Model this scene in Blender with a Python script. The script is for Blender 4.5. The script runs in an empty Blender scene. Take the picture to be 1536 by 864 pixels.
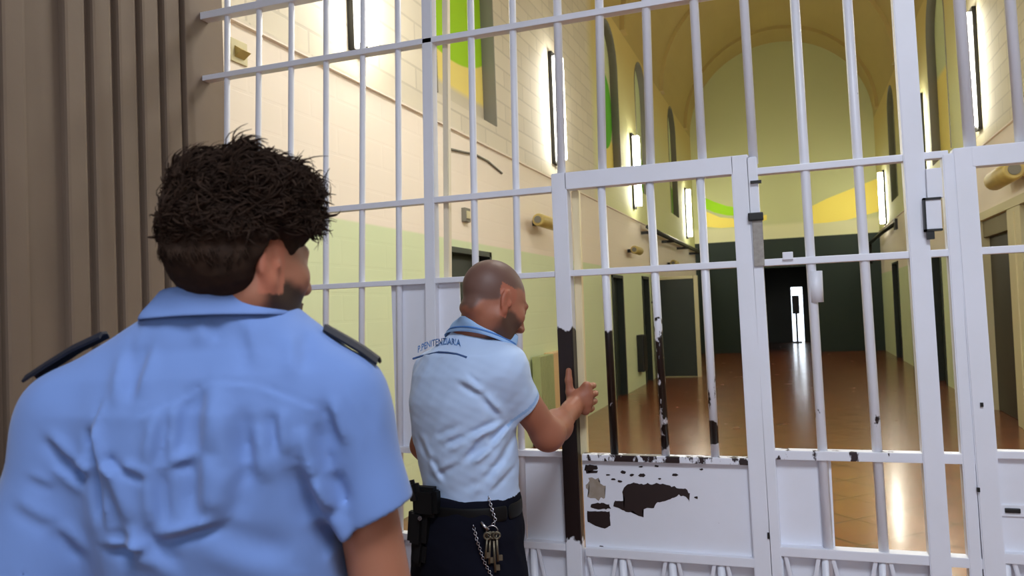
import bpy, bmesh, math, random
import numpy as np
from mathutils import Matrix, Vector
random.seed(4); rng=np.random.RandomState(7)
C=bpy.context.scene.collection
PI=math.pi
# ------------------------------------------------------------------ camera
YAW,PIT,ROL=[math.radians(a) for a in (19.7376,1.67569,-2.2257)]
FPX=1184.64; H=1.55
c_,s_=math.cos,math.sin
fwd=np.array([-s_(YAW)*c_(PIT),c_(YAW)*c_(PIT),s_(PIT)])
r0=np.array([c_(YAW),s_(YAW),0]); u0=np.cross(r0,fwd)
rt=c_(ROL)*r0+s_(ROL)*u0; up=-s_(ROL)*r0+c_(ROL)*u0
RM=np.stack([rt,up,-fwd],1)
cam=bpy.data.cameras.new('camera'); co=bpy.data.objects.new('camera',cam); C.objects.link(co)
cam.sensor_width=36; cam.lens=FPX/1536*36; cam.clip_start=.05; cam.clip_end=200
co.matrix_world=Matrix([[*RM[0],0],[*RM[1],0],[*RM[2],H],[0,0,0,1]])
cam.dof.use_dof=True; cam.dof.focus_distance=2.6; cam.dof.aperture_fstop=6.3
bpy.context.scene.camera=co
def ray(x,y): return RM@np.array([(x-768)/FPX,-(y-432)/FPX,-1.])
def onX(x,y,X): r=ray(x,y); return r*(X/r[0])+[0,0,H]
def onY(x,y,Y): r=ray(x,y); return r*(Y/r[1])+[0,0,H]
def onZ(x,y,Z=0): r=ray(x,y); return r*((Z-H)/r[2])+[0,0,H]
# "stance" frame of the two figures: x to the camera's right, y away, z up
RY=np.array([[c_(YAW),-s_(YAW),0],[s_(YAW),c_(YAW),0],[0,0,1]])   # stance -> world
def st(x,y,d): r=RY.T@ray(x,y); return r*(d/r[1])+[0,0,H]
# ------------------------------------------------------------------ materials
def lin(c): return tuple(((v/12.92) if v<=.04045 else ((v+.055)/1.055)**2.4) for v in c)
def mat(name,col=(.8,.8,.8),rough=.5,metal=0,spec=.5,srgb=True):
    m=bpy.data.materials.new(name); m.use_nodes=True
    b=m.node_tree.nodes['Principled BSDF']
    cc=lin(col) if srgb else col
    b.inputs['Base Color'].default_value=(*cc,1); b.inputs['Roughness'].default_value=rough
    b.inputs['Metallic'].default_value=metal; b.inputs['Specular IOR Level'].default_value=spec
    return m
class N:
    """small helper for shader graphs"""
    def __init__(s,m): s.m=m; s.t=m.node_tree; s.b=s.t.nodes['Principled BSDF']
    def new(s,t,**k):
        n=s.t.nodes.new(t)
        for a,v in k.items(): setattr(n,a,v)
        return n
    def link(s,a,b): s.t.links.new(a,b)
    def pos(s):
        return s.new('ShaderNodeNewGeometry').outputs['Position']
    def sep(s,v): n=s.new('ShaderNodeSeparateXYZ'); s.link(v,n.inputs[0]); return n.outputs
    def math(s,op,a,b=None,c=None):
        n=s.new('ShaderNodeMath',operation=op)
        for i,v in enumerate((a,b,c)):
            if v is None: continue
            if isinstance(v,(int,float)): n.inputs[i].default_value=v
            else: s.link(v,n.inputs[i])
        return n.outputs[0]
    def noise(s,vec,scale,detail=3,rough=.55):
        n=s.new('ShaderNodeTexNoise'); s.link(vec,n.inputs['Vector'])
        n.inputs['Scale'].default_value=scale; n.inputs['Detail'].default_value=detail; n.inputs['Roughness'].default_value=rough
        return n.outputs['Fac']
    def mix(s,f,a,b):
        n=s.new('ShaderNodeMix',data_type='RGBA')
        if isinstance(f,(int,float)): n.inputs[0].default_value=f
        else: s.link(f,n.inputs[0])
        for i,v in ((6,a),(7,b)):
            if isinstance(v,tuple): n.inputs[i].default_value=(*v,1)
            else: s.link(v,n.inputs[i])
        return n.outputs[2]
    def step(s,v,e,w=.01):
        n=s.new('ShaderNodeMapRange'); s.link(v,n.inputs[0])
        n.inputs[1].default_value=e-w; n.inputs[2].default_value=e+w
        return n.outputs[0]
    def scale(s,v,sc):
        n=s.new('ShaderNodeVectorMath',operation='MULTIPLY'); s.link(v,n.inputs[0]); n.inputs[1].default_value=sc
        return n.outputs[0]
    def bump(s,h,strength=.3,dist=.01):
        n=s.new('ShaderNodeBump'); s.link(h,n.inputs['Height']); n.inputs['Strength'].default_value=strength; n.inputs['Distance'].default_value=dist
        s.link(n.outputs[0],s.b.inputs['Normal'])
    def col(s,v): s.link(v,s.b.inputs['Base Color'])
    def rough(s,v): s.link(v,s.b.inputs['Roughness'])
def worn(name,col,col2,rough=.5,scale=3,bump=.0,bs=40):
    m=mat(name,col,rough); n=N(m); p=n.pos()
    n.col(n.mix(n.noise(p,scale,4),lin(col),lin(col2)))
    if bump: n.bump(n.noise(p,bs,3),bump,.004)
    return m
M={}
M['wood']=worn('brown_board',(.475,.41,.35),(.42,.36,.305),.6,2.5,.1,30)
M['metal_dark']=mat('dark_metal',(.09,.085,.08),.45,.3)
M['chrome']=mat('chrome',(.75,.75,.78),.25,1)
M['green_door']=worn('dark_green_door',(.16,.20,.17),(.12,.155,.135),.45,2)
M['frame_cream']=mat('cream_frame',(.80,.77,.62),.5)
M['brown_door']=worn('brown_door',(.20,.17,.13),(.15,.13,.10),.5,2)
M['ochre']=worn('ochre_paint',(.74,.66,.42),(.68,.60,.37),.7,.6)
M['tube']=mat('lit_tube',(1,1,1),.5)
M['rim']=mat('grey_moulding',(.46,.45,.41),.6)
M['horn']=worn('yellowed_plastic',(.78,.70,.42),(.66,.58,.34),.45,9)
M['room']=mat('guardroom_plaster',(.62,.60,.58),.8)
M['radiator']=mat('cream_radiator',(.86,.74,.56),.45)
M['mural_green']=mat('mural_green',(.62,.85,.05),.7)
M['mural_deep']=mat('mural_deep_green',(.40,.74,.15),.7)
M['mural_yellow']=mat('mural_yellow',(.96,.88,.42),.7)
M['black']=mat('black_plastic',(.05,.05,.055),.4)
def emis(name,col,st_):
    m=mat(name,col); b=m.node_tree.nodes['Principled BSDF']
    b.inputs['Emission Color'].default_value=(*lin(col),1); b.inputs['Emission Strength'].default_value=st_
    return m
M['tube']=emis('lit_tube',(1,.985,.93),42)
M['tube_far']=M['tube']
M['daylight']=emis('daylight_pane',(.88,.93,1),1.3)
M['far_day']=emis('far_daylight',(.9,.95,1),3.5)
# painted metal of the grille, with chips
def paint(name='white_gate_paint',rng_=None,dens=.30,scale=16,dark=(.10,.065,.06),col=(.90,.91,.955)):
    m=mat(name,col,.38); n=N(m); p=n.pos()
    base=n.mix(n.noise(p,5,4),lin(col),lin((col[0]*.95,col[1]*.95,col[2]*.93)))
    ch=n.step(n.noise(n.scale(p,(1,1,.45)),scale,5,.65),.73,.015)
    if rng_:
        z=n.sep(p)[2]; tot=None
        for a,b,thr in rng_:
            w=n.math('ADD',z,n.math('MULTIPLY',n.math('SUBTRACT',n.noise(p,28,2),.5),.09))
            i=n.math('MULTIPLY',n.step(w,a,.004),n.math('SUBTRACT',1.0,n.step(w,b,.004)))
            nn=n.step(n.noise(n.scale(p,(1,1,.5)),24,4,.6),thr,.02)
            v=n.math('MULTIPLY',i,nn)
            tot=v if tot is None else n.math('MAXIMUM',tot,v)
        ch=n.math('MAXIMUM',ch,tot)
    n.col(n.mix(ch,base,lin(dark)))
    h=n.math('SUBTRACT',n.math('MULTIPLY',n.noise(p,30,3),.5),ch); n.bump(h,.25,.003)
    return m
M['paint']=paint()
M['bare']=worn('bare_dark_metal',(.17,.11,.10),(.12,.08,.08),.45,30)
M['stain']=worn('brown_stain',(.52,.46,.38),(.66,.62,.58),.5,40)
# corridor wall: green dado, cream band, block masonry above
def wallmat(name,upper=(.84,.81,.74),cream=(.95,.91,.86),green=(.84,.90,.74),ledge=3.24):
    m=mat(name,cream,.75); n=N(m); p=n.pos(); x,y,z=n.sep(p)
    nz=n.noise(p,.9,3)
    br=n.new('ShaderNodeTexBrick'); cmb=n.new('ShaderNodeCombineXYZ'); n.link(y,cmb.inputs[0]); n.link(z,cmb.inputs[1]); n.link(cmb.outputs[0],br.inputs['Vector'])
    br.inputs['Scale'].default_value=1; br.inputs['Brick Width'].default_value=.62; br.inputs['Row Height'].default_value=.19; br.inputs['Mortar Size'].default_value=.012; br.inputs['Mortar Smooth'].default_value=.3
    u1=lin(upper); u2=lin(tuple(v*.96 for v in upper)); mo=lin(tuple(v*.90 for v in upper))
    br.inputs['Color1'].default_value=(*u1,1); br.inputs['Color2'].default_value=(*u2,1); br.inputs['Mortar'].default_value=(*mo,1)
    a=n.mix(n.step(z,2.22,.01),lin(green),lin(cream))
    a=n.mix(n.math('MULTIPLY',nz,.25),a,lin(tuple(v*.85 for v in cream)))
    # block masonry fades into painted plaster further down the hall
    far=n.step(n.math('ADD',y,n.math('MULTIPLY',nz,.5)),12.4,.2)
    pl=n.mix(n.step(z,5.5,.9),lin((.83,.84,.62)),lin((.80,.72,.46)))
    upm=n.mix(far,br.outputs['Color'],pl)
    n.col(n.mix(n.step(z,ledge,.01),a,upm))
    n.bump(br.outputs['Fac'],.15,-.01)
    return m
M['wallL']=wallmat('corridor_wall_paint')
M['wallR']=wallmat('corridor_wall_paint_right',ledge=3.45,upper=(.80,.77,.66))
def floormat():
    m=mat('red_tile_floor',(.52,.26,.12),.2); n=N(m); p=n.pos()
    r=n.new('ShaderNodeVectorRotate'); r.rotation_type='Z_AXIS'; n.link(p,r.inputs['Vector']); r.inputs['Angle'].default_value=PI/4
    br=n.new('ShaderNodeTexBrick'); n.link(r.outputs[0],br.inputs['Vector']); br.offset=0
    br.inputs['Scale'].default_value=1; br.inputs['Brick Width'].default_value=.45; br.inputs['Row Height'].default_value=.45; br.inputs['Mortar Size'].default_value=.014; br.inputs['Mortar Smooth'].default_value=.2
    br.inputs['Color1'].default_value=(*lin((.56,.30,.17)),1); br.inputs['Color2'].default_value=(*lin((.51,.265,.145)),1); br.inputs['Mortar'].default_value=(*lin((.20,.10,.06)),1)
    n.col(n.mix(n.math('MULTIPLY',n.noise(p,2.5,4),.5),br.outputs['Color'],lin((.40,.21,.125))))
    n.rough(n.math('ADD',.19,n.math('MULTIPLY',n.noise(p,3,3),.12)))
    n.b.inputs['Coat Weight'].default_value=.28; n.b.inputs['Specular Tint'].default_value=(1,.72,.35,1); n.b.inputs['Coat Roughness'].default_value=.13; n.b.inputs['Coat IOR'].default_value=1.7
    n.b.inputs['Specular IOR Level'].default_value=1.0
    h=n.math('ADD',n.math('MULTIPLY',n.noise(n.scale(p,(.5,1,1)),6,2),.5),n.math('MULTIPLY',br.outputs['Fac'],-.5))
    n.bump(h,.22,.02)
    return m
M['floor']=floormat()
# ------------------------------------------------------------------ mesh helpers
def link(o,parent=None):
    C.objects.link(o)
    if parent is not None: o.parent=parent
    return o
def tag(o,label=None,cat=None,group=None,kind=None):
    for k,v in (('label',label),('category',cat),('group',group),('kind',kind)):
        if v: o[k]=v
    return o
def thing(name,label,cat,loc=(0,0,0),group=None):
    o=bpy.data.objects.new(name,None); o.location=loc; C.objects.link(o); o.empty_display_size=.1
    return tag(o,label,cat,group)
class MB:
    """collects shapes, then links them as one mesh object"""
    def __init__(s): s.bm=bmesh.new()
    def box(s,lo,hi,mi=0,bev=0):
        t=bmesh.new(); bmesh.ops.create_cube(t,size=1)
        for v in t.verts: v.co=Vector([lo[i]+(v.co[i]+.5)*(hi[i]-lo[i]) for i in range(3)])
        if bev: bmesh.ops.bevel(t,geom=list(t.edges),offset=bev,segments=2,affect='EDGES',profile=.7)
        s.merge(t,mi); return s
    def merge(s,t,mi=0):
        vm={v:s.bm.verts.new(v.co) for v in t.verts}
        for f in t.faces:
            g=s.bm.faces.new([vm[v] for v in f.verts]); g.material_index=mi; g.smooth=f.smooth
        t.free()
    def bar(s,a,b,w,d=None,mi=0,bev=.003,round_=False,seg=14,upv=(0,1,0)):
        """rectangular (w across, d deep) or round bar from a to b"""
        a=Vector(a); b=Vector(b); d=d or w; ax=(b-a).normalized(); uu=Vector(upv)
        sx=ax.cross(uu).normalized(); sy=sx.cross(ax).normalized()
        t=bmesh.new(); L=(b-a).length
        if round_:
            bmesh.ops.create_cone(t,cap_ends=True,segments=seg,radius1=w/2,radius2=w/2,depth=L)
            for f in t.faces: f.smooth=len(f.verts)==4
        else:
            bmesh.ops.create_cube(t,size=1)
            for v in t.verts: v.co=Vector((v.co.x*w,v.co.y*d,v.co.z*L))
            if bev: bmesh.ops.bevel(t,geom=list(t.edges),offset=bev,segments=2,affect='EDGES')
        Mx=Matrix((sx,sy,ax)).transposed()
        if Mx.determinant()<0: Mx=Matrix((sx,-sy,ax)).transposed()
        for v in t.verts: v.co=Mx@v.co+(a+b)/2
        s.merge(t,mi); return s
    def tube(s,pts,r,mi=0,seg=10):
        pts=[Vector(p) for p in pts]; rings=[]
        t=bmesh.new(); prev=None
        for i,p in enumerate(pts):
            d=(pts[min(i+1,len(pts)-1)]-pts[max(i-1,0)]).normalized()
            ref=Vector((0,0,1)) if abs(d.z)<.9 else Vector((1,0,0))
            if prev is None: n=d.cross(ref).normalized()
            else: n=(prev-d*prev.dot(d)).normalized()
            prev=n; b=d.cross(n); rr=r[i] if isinstance(r,(list,tuple)) else r
            rings.append([t.verts.new(p+(n*math.cos(2*PI*k/seg)+b*math.sin(2*PI*k/seg))*rr) for k in range(seg)])
        for A,B in zip(rings,rings[1:]):
            for k in range(seg):
                f=t.faces.new((A[k],A[(k+1)%seg],B[(k+1)%seg],B[k])); f.smooth=True
        t.faces.new(rings[0][::-1]); t.faces.new(rings[-1])
        s.merge(t,mi); return s
    def prism(s,poly,y0,y1,plane='XZ',mi=0):
        """polygon extruded: plane XZ -> along Y from y0 to y1; YZ -> along X"""
        f=(lambda p,h:(p[0],h,p[1])) if plane=='XZ' else ((lambda p,h:(h,p[0],p[1])) if plane=='YZ' else (lambda p,h:(p[0],p[1],h)))
        t=bmesh.new()
        A=[t.verts.new(f(p,y0)) for p in poly]; B=[t.verts.new(f(p,y1)) for p in poly]
        t.faces.new(A); t.faces.new(B[::-1]); n=len(poly)
        for i in range(n): t.faces.new((A[i],B[i],B[(i+1)%n],A[(i+1)%n]))
        bmesh.ops.triangulate(t,faces=[g for g in t.faces if len(g.verts)>4])
        bmesh.ops.recalc_face_normals(t,faces=t.faces)
        s.merge(t,mi); return s
    def build(s,name,mats,parent=None,label=None):
        if not isinstance(mats,(list,tuple)): mats=[mats]
        bmesh.ops.recalc_face_normals(s.bm,faces=s.bm.faces)
        me=bpy.data.meshes.new(name); s.bm.to_mesh(me); s.bm.free()
        for m in mats: me.materials.append(m)
        o=bpy.data.objects.new(name,me); link(o,parent)
        if parent is not None:   # keep world placement under a translated empty
            for v in me.vertices: v.co-=Vector(root_loc(parent))
        if label: o['label']=label
        return o
def root_loc(p):
    l=Vector((0,0,0))
    while p is not None: l+=Vector(p.location); p=p.parent
    return l
def struct(o): o['kind']='structure'; return o
def slab(name,outer,holes,plane,h0,h1,mats):
    """flat wall with holes, real thickness between h0 and h1"""
    cu=bpy.data.curves.new(name,'CURVE'); cu.dimensions='2D'; cu.fill_mode='BOTH'; cu.extrude=abs(h1-h0)/2
    for poly in [outer]+holes:
        sp=cu.splines.new('POLY'); sp.points.add(len(poly)-1)
        for i,p in enumerate(poly): sp.points[i].co=(p[0],p[1],0,1)
        sp.use_cyclic_u=True
    o=bpy.data.objects.new(name,cu); C.objects.link(o)
    dg=bpy.context.evaluated_depsgraph_get(); me=bpy.data.meshes.new_from_object(o.evaluated_get(dg))
    bpy.data.objects.remove(o); mid=(h0+h1)/2
    for v in me.vertices:
        x,y,z=v.co
        v.co=(mid+z,x,y) if plane=='YZ' else (x,mid+z,y)
    for m in mats: me.materials.append(m)
    bm=bmesh.new(); bm.from_mesh(me); bmesh.ops.remove_doubles(bm,verts=bm.verts,dist=1e-5); bmesh.ops.recalc_face_normals(bm,faces=bm.faces)
    for f in bm.faces: f.smooth=False
    bm.to_mesh(me); bm.free(); me.name=name
    o=bpy.data.objects.new(name,me); C.objects.link(o); return o
# ------------------------------------------------------------------ the hall beyond the grille
XL,XR,YG,YE=-2.89,2.36,2.70,25.08
XC,RV,ZS=(XL+XR)/2,(XR-XL)/2,6.75
o=struct(MB().box((-4.5,-3.2,-.15),(3.6,34,0)).build('floor',M['floor']))
def arch(y0,y1,z0,zs,n=14):
    r=(y1-y0)/2; yc=(y0+y1)/2
    return [(y0,z0),(y1,z0)]+[(yc+r*math.cos(a),zs+r*math.sin(a)) for a in np.linspace(0,PI,n)]
def rect(y0,y1,z0,z1): return [(y0,z0),(y1,z0),(y1,z1),(y0,z1)]
nL=[(6.28,7.76,3.5,5.75),(12.75,14.17,3.9,5.85),(15.85,17.2,3.9,6.0),(20.3,21.65,3.9,6.1)]
nR=[(13.7,15.45,3.8,5.9),(17.6,18.75,3.9,5.9),(20.4,21.7,3.9,6.0)]
dL=[(6.39,7.43,0,2.15),(12.98,13.87,0,2.1),(15.75,16.5,0,2.15),(17.22,18.1,0,2.15)]
dR=[(9.7,12.05,0,2.58),(15.15,16.05,0,2.3),(18.45,19.15,0,2.3),(21.1,22.3,0,2.4)]
def closed_wall(name,X,out,niches,doors,m):
    sgn=1 if out>X else -1
    # doors cut from the lower edge of the outline
    pts=[(YG+.12,0)]
    for y0,y1,z0,z1 in sorted(doors): pts+=[(y0,0),(y0,z1),(y1,z1),(y1,0)]
    pts+=[(YE+.2,0),(YE+.2,ZS),(YG+.12,ZS)]
    o=slab(name,pts,[arch(*n) for n in niches],'YZ',X,X+sgn*.12,[m]); struct(o)
    b=MB(); b.box((min(X+sgn*.121,X+sgn*.5),YG+.12,2.9),(max(X+sgn*.121,X+sgn*.5),YE+.2,ZS))
    return o,sgn,b
wl,sg,b=closed_wall('wall_left',XL,-5,nL,dL,M['wallL'])
backL=b
wr,sg2,b2=closed_wall('wall_right',XR,5,nR,dR,M['wallR'])
# niche backs: painted panels, one per niche, with the grey arch moulding
def nichemat(y0,y1,style):
    m=mat('niche_paint',(.82,.80,.70),.75); n=N(m); x,y,z=n.sep(n.pos()); yc=(y0+y1)/2
    grey=lin((.80,.77,.70)); yel=lin((.93,.86,.50)); gr=lin((.62,.82,.10)); gr2=lin((.36,.70,.16)); pale=lin((.80,.84,.66))
    if style==0:
        a=n.mix(n.step(z,3.72,.03),grey,yel)
        d=n.math('ADD',n.math('POWER',n.math('MULTIPLY',n.math('SUBTRACT',y,yc-.1),.55),2),n.math('POWER',n.math('MULTIPLY',n.math('SUBTRACT',z,4.75),.95),2))
        a=n.mix(n.math('SUBTRACT',1.0,n.step(d,.52,.01)),a,gr)
    elif style==1:
        a=n.mix(n.step(z,4.55,.05),yel,pale)
        d=n.math('ADD',n.math('POWER',n.math('SUBTRACT',y,yc+.1),2),n.math('POWER',n.math('MULTIPLY',n.math('SUBTRACT',z,5.05),.9),2))
        a=n.mix(n.math('SUBTRACT',1.0,n.step(d,.4,.01)),a,gr2)
    elif style==2:
        a=n.mix(n.step(z,5.3,.05),yel,pale)
    else:
        a=n.mix(n.step(z,4.7,.05),lin((.50,.70,.22)),pale)
    n.col(a); return m
def niche(X,sgn,n,style,idx):
    y0,y1,z0,zs=n; r=(y1-y0)/2
    pl=arch(y0-.02,y1+.02,z0-.02,zs)
    o=MB().prism(pl,X+sgn*.13,X+sgn*.16,'YZ').build('trim_%d'%idx,[nichemat(y0,y1,style)]); struct(o)
    ring=MB(); A=arch(y0,y1,z0,zs,20); path=[(y0,z0)]+A[::-1][:-1]+[(y1,z0)]
    path=A[1:]+[A[0]]
    e0=X-sgn*.012; e1=X+sgn*.128
    for p,q in zip(path,path[1:]):
        d=Vector((q[0]-p[0],q[1]-p[1])); L=d.length; nn=Vector((-d.y,d.x))/L*.022
        quad=[(p[0],p[1]),(q[0],q[1]),(q[0]+nn.x,q[1]+nn.y),(p[0]+nn.x,p[1]+nn.y)]
        ring.prism(quad,min(e0,e1),max(e0,e1),'YZ')
    ro=ring.build('trim_%d'%(idx+40),M['rim']); struct(ro)
for i,n in enumerate(nL): niche(XL,-1,n,[0,1,3,3][i],i+1)
for i,n in enumerate(nR): niche(XR,1,n,[2,2,3][i],i+11)
b.bm.free() if False else None
struct(MB().box((XL-.6,YG+.12,2.7),(XL-.165,YE+.2,ZS)).build('wall_left_backing',M['room']))
struct(MB().box((XR+.165,YG+.12,2.7),(XR+.6,YE+.2,ZS)).build('wall_right_backing',M['room']))
backL.bm.free(); b2.bm.free()
# string courses between cream band and masonry
struct(MB().box((XL-.01,YG+.12,3.225),(XL+.025,YE,3.255)).build('trim_31',M['wallL']))
struct(MB().box((XR-.025,YG+.12,3.435),(XR+.01,YE,3.465)).build('trim_32',M['wallR']))
# vault
t=MB(); P=[(XC+RV*math.cos(a),ZS+RV*math.sin(a)) for a in np.linspace(0,PI,40)]; Q=[(XC+(RV+.12)*math.cos(a),ZS+(RV+.12)*math.sin(a)) for a in np.linspace(0,PI,40)]
for i in range(39): t.prism([P[i],P[i+1],Q[i+1],Q[i]],YG+.12,YE+.2)
struct(t.build('ceiling',M['ochre']))
for k,yy in enumerate((9.2,14.6,19.2,23.6)):
    t=MB(); P=[(XC+(RV+.01)*math.cos(a),ZS+(RV+.01)*math.sin(a)) for a in np.linspace(0,PI,30)]; Q=[(XC+(RV-.09)*math.cos(a),ZS+(RV-.09)*math.sin(a)) for a in np.linspace(0,PI,30)]
    for i in range(29): t.prism([P[i],P[i+1],Q[i+1],Q[i]],yy,yy+.35)
    struct(t.build('trim_%d'%(21+k),M['ochre']))
# end wall with its doorway, lower part painted dark green
def endmat():
    m=mat('end_wall_paint',(.80,.82,.58),.75); n=N(m); x,y,z=n.sep(n.pos())
    a=n.mix(n.step(z,3.42,.01),lin((.13,.18,.16)),lin((.84,.83,.66)))
    a=n.mix(n.step(z,3.85,.05),a,lin((.76,.77,.57)))
    n.col(a); return m
DX0,DX1,DZ=-.93,.40,2.55
outer=[(XL-.2,0),(DX0,0),(DX0,DZ),(DX1,DZ),(DX1,0),(XR+.2,0),(XR+.2,ZS)]+[(XC+(RV+.1)*math.cos(a),ZS+(RV+.1)*math.sin(a)) for a in np.linspace(0,PI,30)][1:-1]+[(XL-.2,ZS)]
struct(slab('wall_far',outer,[],'XZ',YE,YE+.15,[endmat()]))
def band(pts_top,pts_bot,y,m,name,idx):
    t=MB().prism(pts_top+pts_bot[::-1],y-.004,y-.0005); o=t.build('trim_%d'%idx,m); struct(o); return o
def pe(*pp): return [tuple(onY(x,y,YE)[[0,2]]) for x,y in pp]
band(pe((1056,296),(1072,303),(1090,309),(1112,312),(1135,311)),pe((1056,312),(1072,319),(1090,323),(1112,324),(1135,320)),YE,M['mural_green'],'s',51)
band(pe((1056,316),(1080,326),(1112,329),(1150,322)),pe((1056,340),(1080,342),(1112,340),(1150,330)),YE,M['mural_yellow'],'s',52)
band(pe((1212,312),(1240,298),(1270,286),(1300,274),(1330,262)),pe((1212,336),(1240,334),(1270,330),(1300,322),(1330,314)),YE,M['mural_yellow'],'s',53)
# dark corridor behind the doorway and the daylight at its end
YB=31.0
struct(MB().box((-1.35,YE+.15,0),(-1.2,YB,2.9)).build('wall_passage_left',M['green_door']))
struct(MB().box((.75,YE+.15,0),(.9,YB,2.9)).build('wall_passage_right',M['green_door']))
struct(MB().box((-1.35,YE+.15,2.9),(.9,YB,3.0)).build('ceiling_passage',M['green_door']))
xa,za=onY(1186,431,YB)[[0,2]]; xb,zb=onY(1208,531,YB)[[0,2]]
struct(slab('wall_passage_far',[(-1.35,0),(xa,0),(xa,za),(xb,za),(xb,0),(.9,0),(.9,3),(-1.35,3)],[],'XZ',YB,YB+.12,[M['green_door']]))
struct(MB().box((xa-.4,YB+.9,0),(xb+.4,YB+.95,2.6)).build('window_2',M['far_day']))
struct(MB().box((-1.35,YB+.13,2.62),(.9,YB+.95,2.7)).build('ceiling_porch',M['green_door']))
g=thing('standing_screen','dark narrow stand silhouetted against the daylight at the end of the passage','stand',((xa*.62+xb*.38),YB-.5,0))
MB().box(((xa*.62+xb*.38)-.16,YB-.53,.0),((xa*.62+xb*.38)+.16,YB-.47,.05)).build('base',M['black'],g)
MB().tube([((xa*.62+xb*.38),YB-.5,.05),((xa*.62+xb*.38),YB-.5,1.1)],.04).build('pole',M['black'],g)
MB().box(((xa*.62+xb*.38)-.13,YB-.52,1.05),((xa*.62+xb*.38)+.12,YB-.48,1.72),bev=.015).build('panel',M['black'],g)
# ------------------------------------------------------------------ doors along the hall
def door(n,X,sgn,d,m,depth=.09):
    y0,y1,z0,z1=d; e=sorted((X+sgn*depth,X+sgn*(depth+.04)))
    root=bpy.data.objects.new('door_%d'%n,None); root.location=(X,(y0+y1)/2,0); C.objects.link(root); struct(root)
    MB().box((e[0],y0-.02,0.005),(e[1],y1+.02,z1+.02)).build('door_leaf',m,root)
    f=MB(); a=sorted((X-sgn*.02,X+sgn*.1))
    f.box((a[0],y0,0),(a[1],y0+.05,z1)); f.box((a[0],y1-.05,0),(a[1],y1,z1)); f.box((a[0],y0,z1-.05),(a[1],y1,z1))
    f.build('door_frame',M['green_door'] if m is not M['brown_door'] else M['brown_door'],root)
    hx=X+sgn*(depth-.03); MB().tube([(hx+sgn*.03,y0+.16,1.05),(hx,y0+.16,1.05),(hx,y0+.28,1.05)],.012).build('door_handle',M['chrome'],root)
for i,d in enumerate(dL): door(i+1,XL,-1,d,M['green_door'])
for i,d in enumerate(dR[1:]): door(i+11,XR,1,d,M['green_door'])
# wide brown double doorway in the right wall, one leaf standing proud
d=dR[0]; root=bpy.data.objects.new('door_10',None); root.location=(XR,10.9,0); C.objects.link(root); struct(root)
MB().box((XR+.09,d[0]-.02,.005),(XR+.12,d[1]+.02,2.6)).build('door_leaf',M['brown_door'],root)
f=MB(); f.box((XR-.03,d[0],2.5),(XR+.1,d[1],2.6)); f.box((XR-.03,d[1]-.06,0),(XR+.1,d[1],2.58)); f.build('door_frame',M['frame_cream'],root)
MB().box((XR-.02,9.98,0.003),(XR+.085,10.55,2.5)).box((XR-.035,10.2,0.003),(XR-.018,10.3,2.45)).build('door_post',M['frame_cream'],root)
MB().box((XR+.02,10.56,2.28),(XR+.085,11.98,2.5)).build('transom_panel',worn('transom',(.45,.40,.26),(.40,.35,.22)),root)
# the dark leaf standing open across the left side of the hall
root=thing('open_cell_door','dark green cell door leaf standing open at right angles to the left wall, pale post at its edge','door',(XL,17.2,0))
MB().box((XL+.02,17.18,.02),(-2.05,17.22,2.1)).build('door_leaf',M['green_door'],root)
MB().box((-2.04,17.16,.0),(-1.96,17.24,2.16)).build('edge_post',M['frame_cream'],root)
MB().box((XL+.02,17.16,2.1),(-2.05,17.24,2.16)).build('top_rail',M['frame_cream'],root)
# black box low on the left wall
root=thing('hose_cabinet','small black cabinet low on the green dado of the left wall','cabinet',(XL,15.15,.3))
MB().box((XL,14.95,.3),(XL+.12,15.35,1.0),bev=.01).build('body',M['black'],root)
MB().box((XL+.12,14.98,.33),(XL+.13,15.32,.97)).build('cabinet_door',M['metal_dark'],root)
# radiator
root=thing('radiator','cream ribbed radiator on the left wall behind the guard holding the gate','radiator',(XL,9.05,.08))
fn=MB()
for k in range(9): fn.box((XL+.03,8.55+k*.06,.1),(XL+.13,8.55+k*.06+.045,1.02),bev=.008)
fn.build('fin_block',worn('radiator_green',(.66,.69,.50),(.58,.62,.44)),root)
MB().box((XL+.0,9.1,.0),(XL+.12,9.68,1.03),bev=.01).build('side_panel',M['radiator'],root)
MB().box((XL+.0,8.56,.0),(XL+.12,8.6,.12)).build('foot',M['metal_dark'],root)
# dark pipes / door rails along the walls
root=thing('overhead_pipe','long dark pipe on brackets high on the left wall towards the hall end','pipe',(XL,20.5,3.1))
MB().tube([(XL+.16,15.8,3.13),(XL+.16,18,3.13),(XL+.16,25.0,3.16)],.045).tube([(XL+.27,15.8,3.03),(XL+.27,25.0,3.06)],.03).build('pipe_run',M['metal_dark'],root)
for yy in (15.9,18.5,21,23.5): MB().box((XL,yy,3.0),(XL+.3,yy+.06,3.06)).build('bracket',M['metal_dark'],root)
root=thing('downpipe','dark green vertical pipe on the left wall under the overhead pipe','pipe',(XL,17.0,0))
MB().tube([(XL+.07,16.85,0),(XL+.07,16.85,3.1)],.05).build('pipe_run',M['green_door'],root)
MB().box((XL,16.78,1.6),(XL+.13,16.92,1.64)).build('bracket',M['metal_dark'],root)
root=thing('wall_bracket','dark pipe bracket on the right wall near the hall end','bracket',(XR,22.6,3.1))
MB().tube([(XR-.02,20.9,3.3),(XR-.2,22.0,3.2),(XR-.3,24.6,3.1)],.05).build('arm',M['metal_dark'],root)
MB().box((XR-.06,20.8,3.15),(XR,21.1,3.4)).build('plate',M['metal_dark'],root)
MB().tube([(XR-.3,24.6,3.1),(XR-.3,24.6,2.5)],.04).build('drop_pipe',M['metal_dark'],root)
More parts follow.
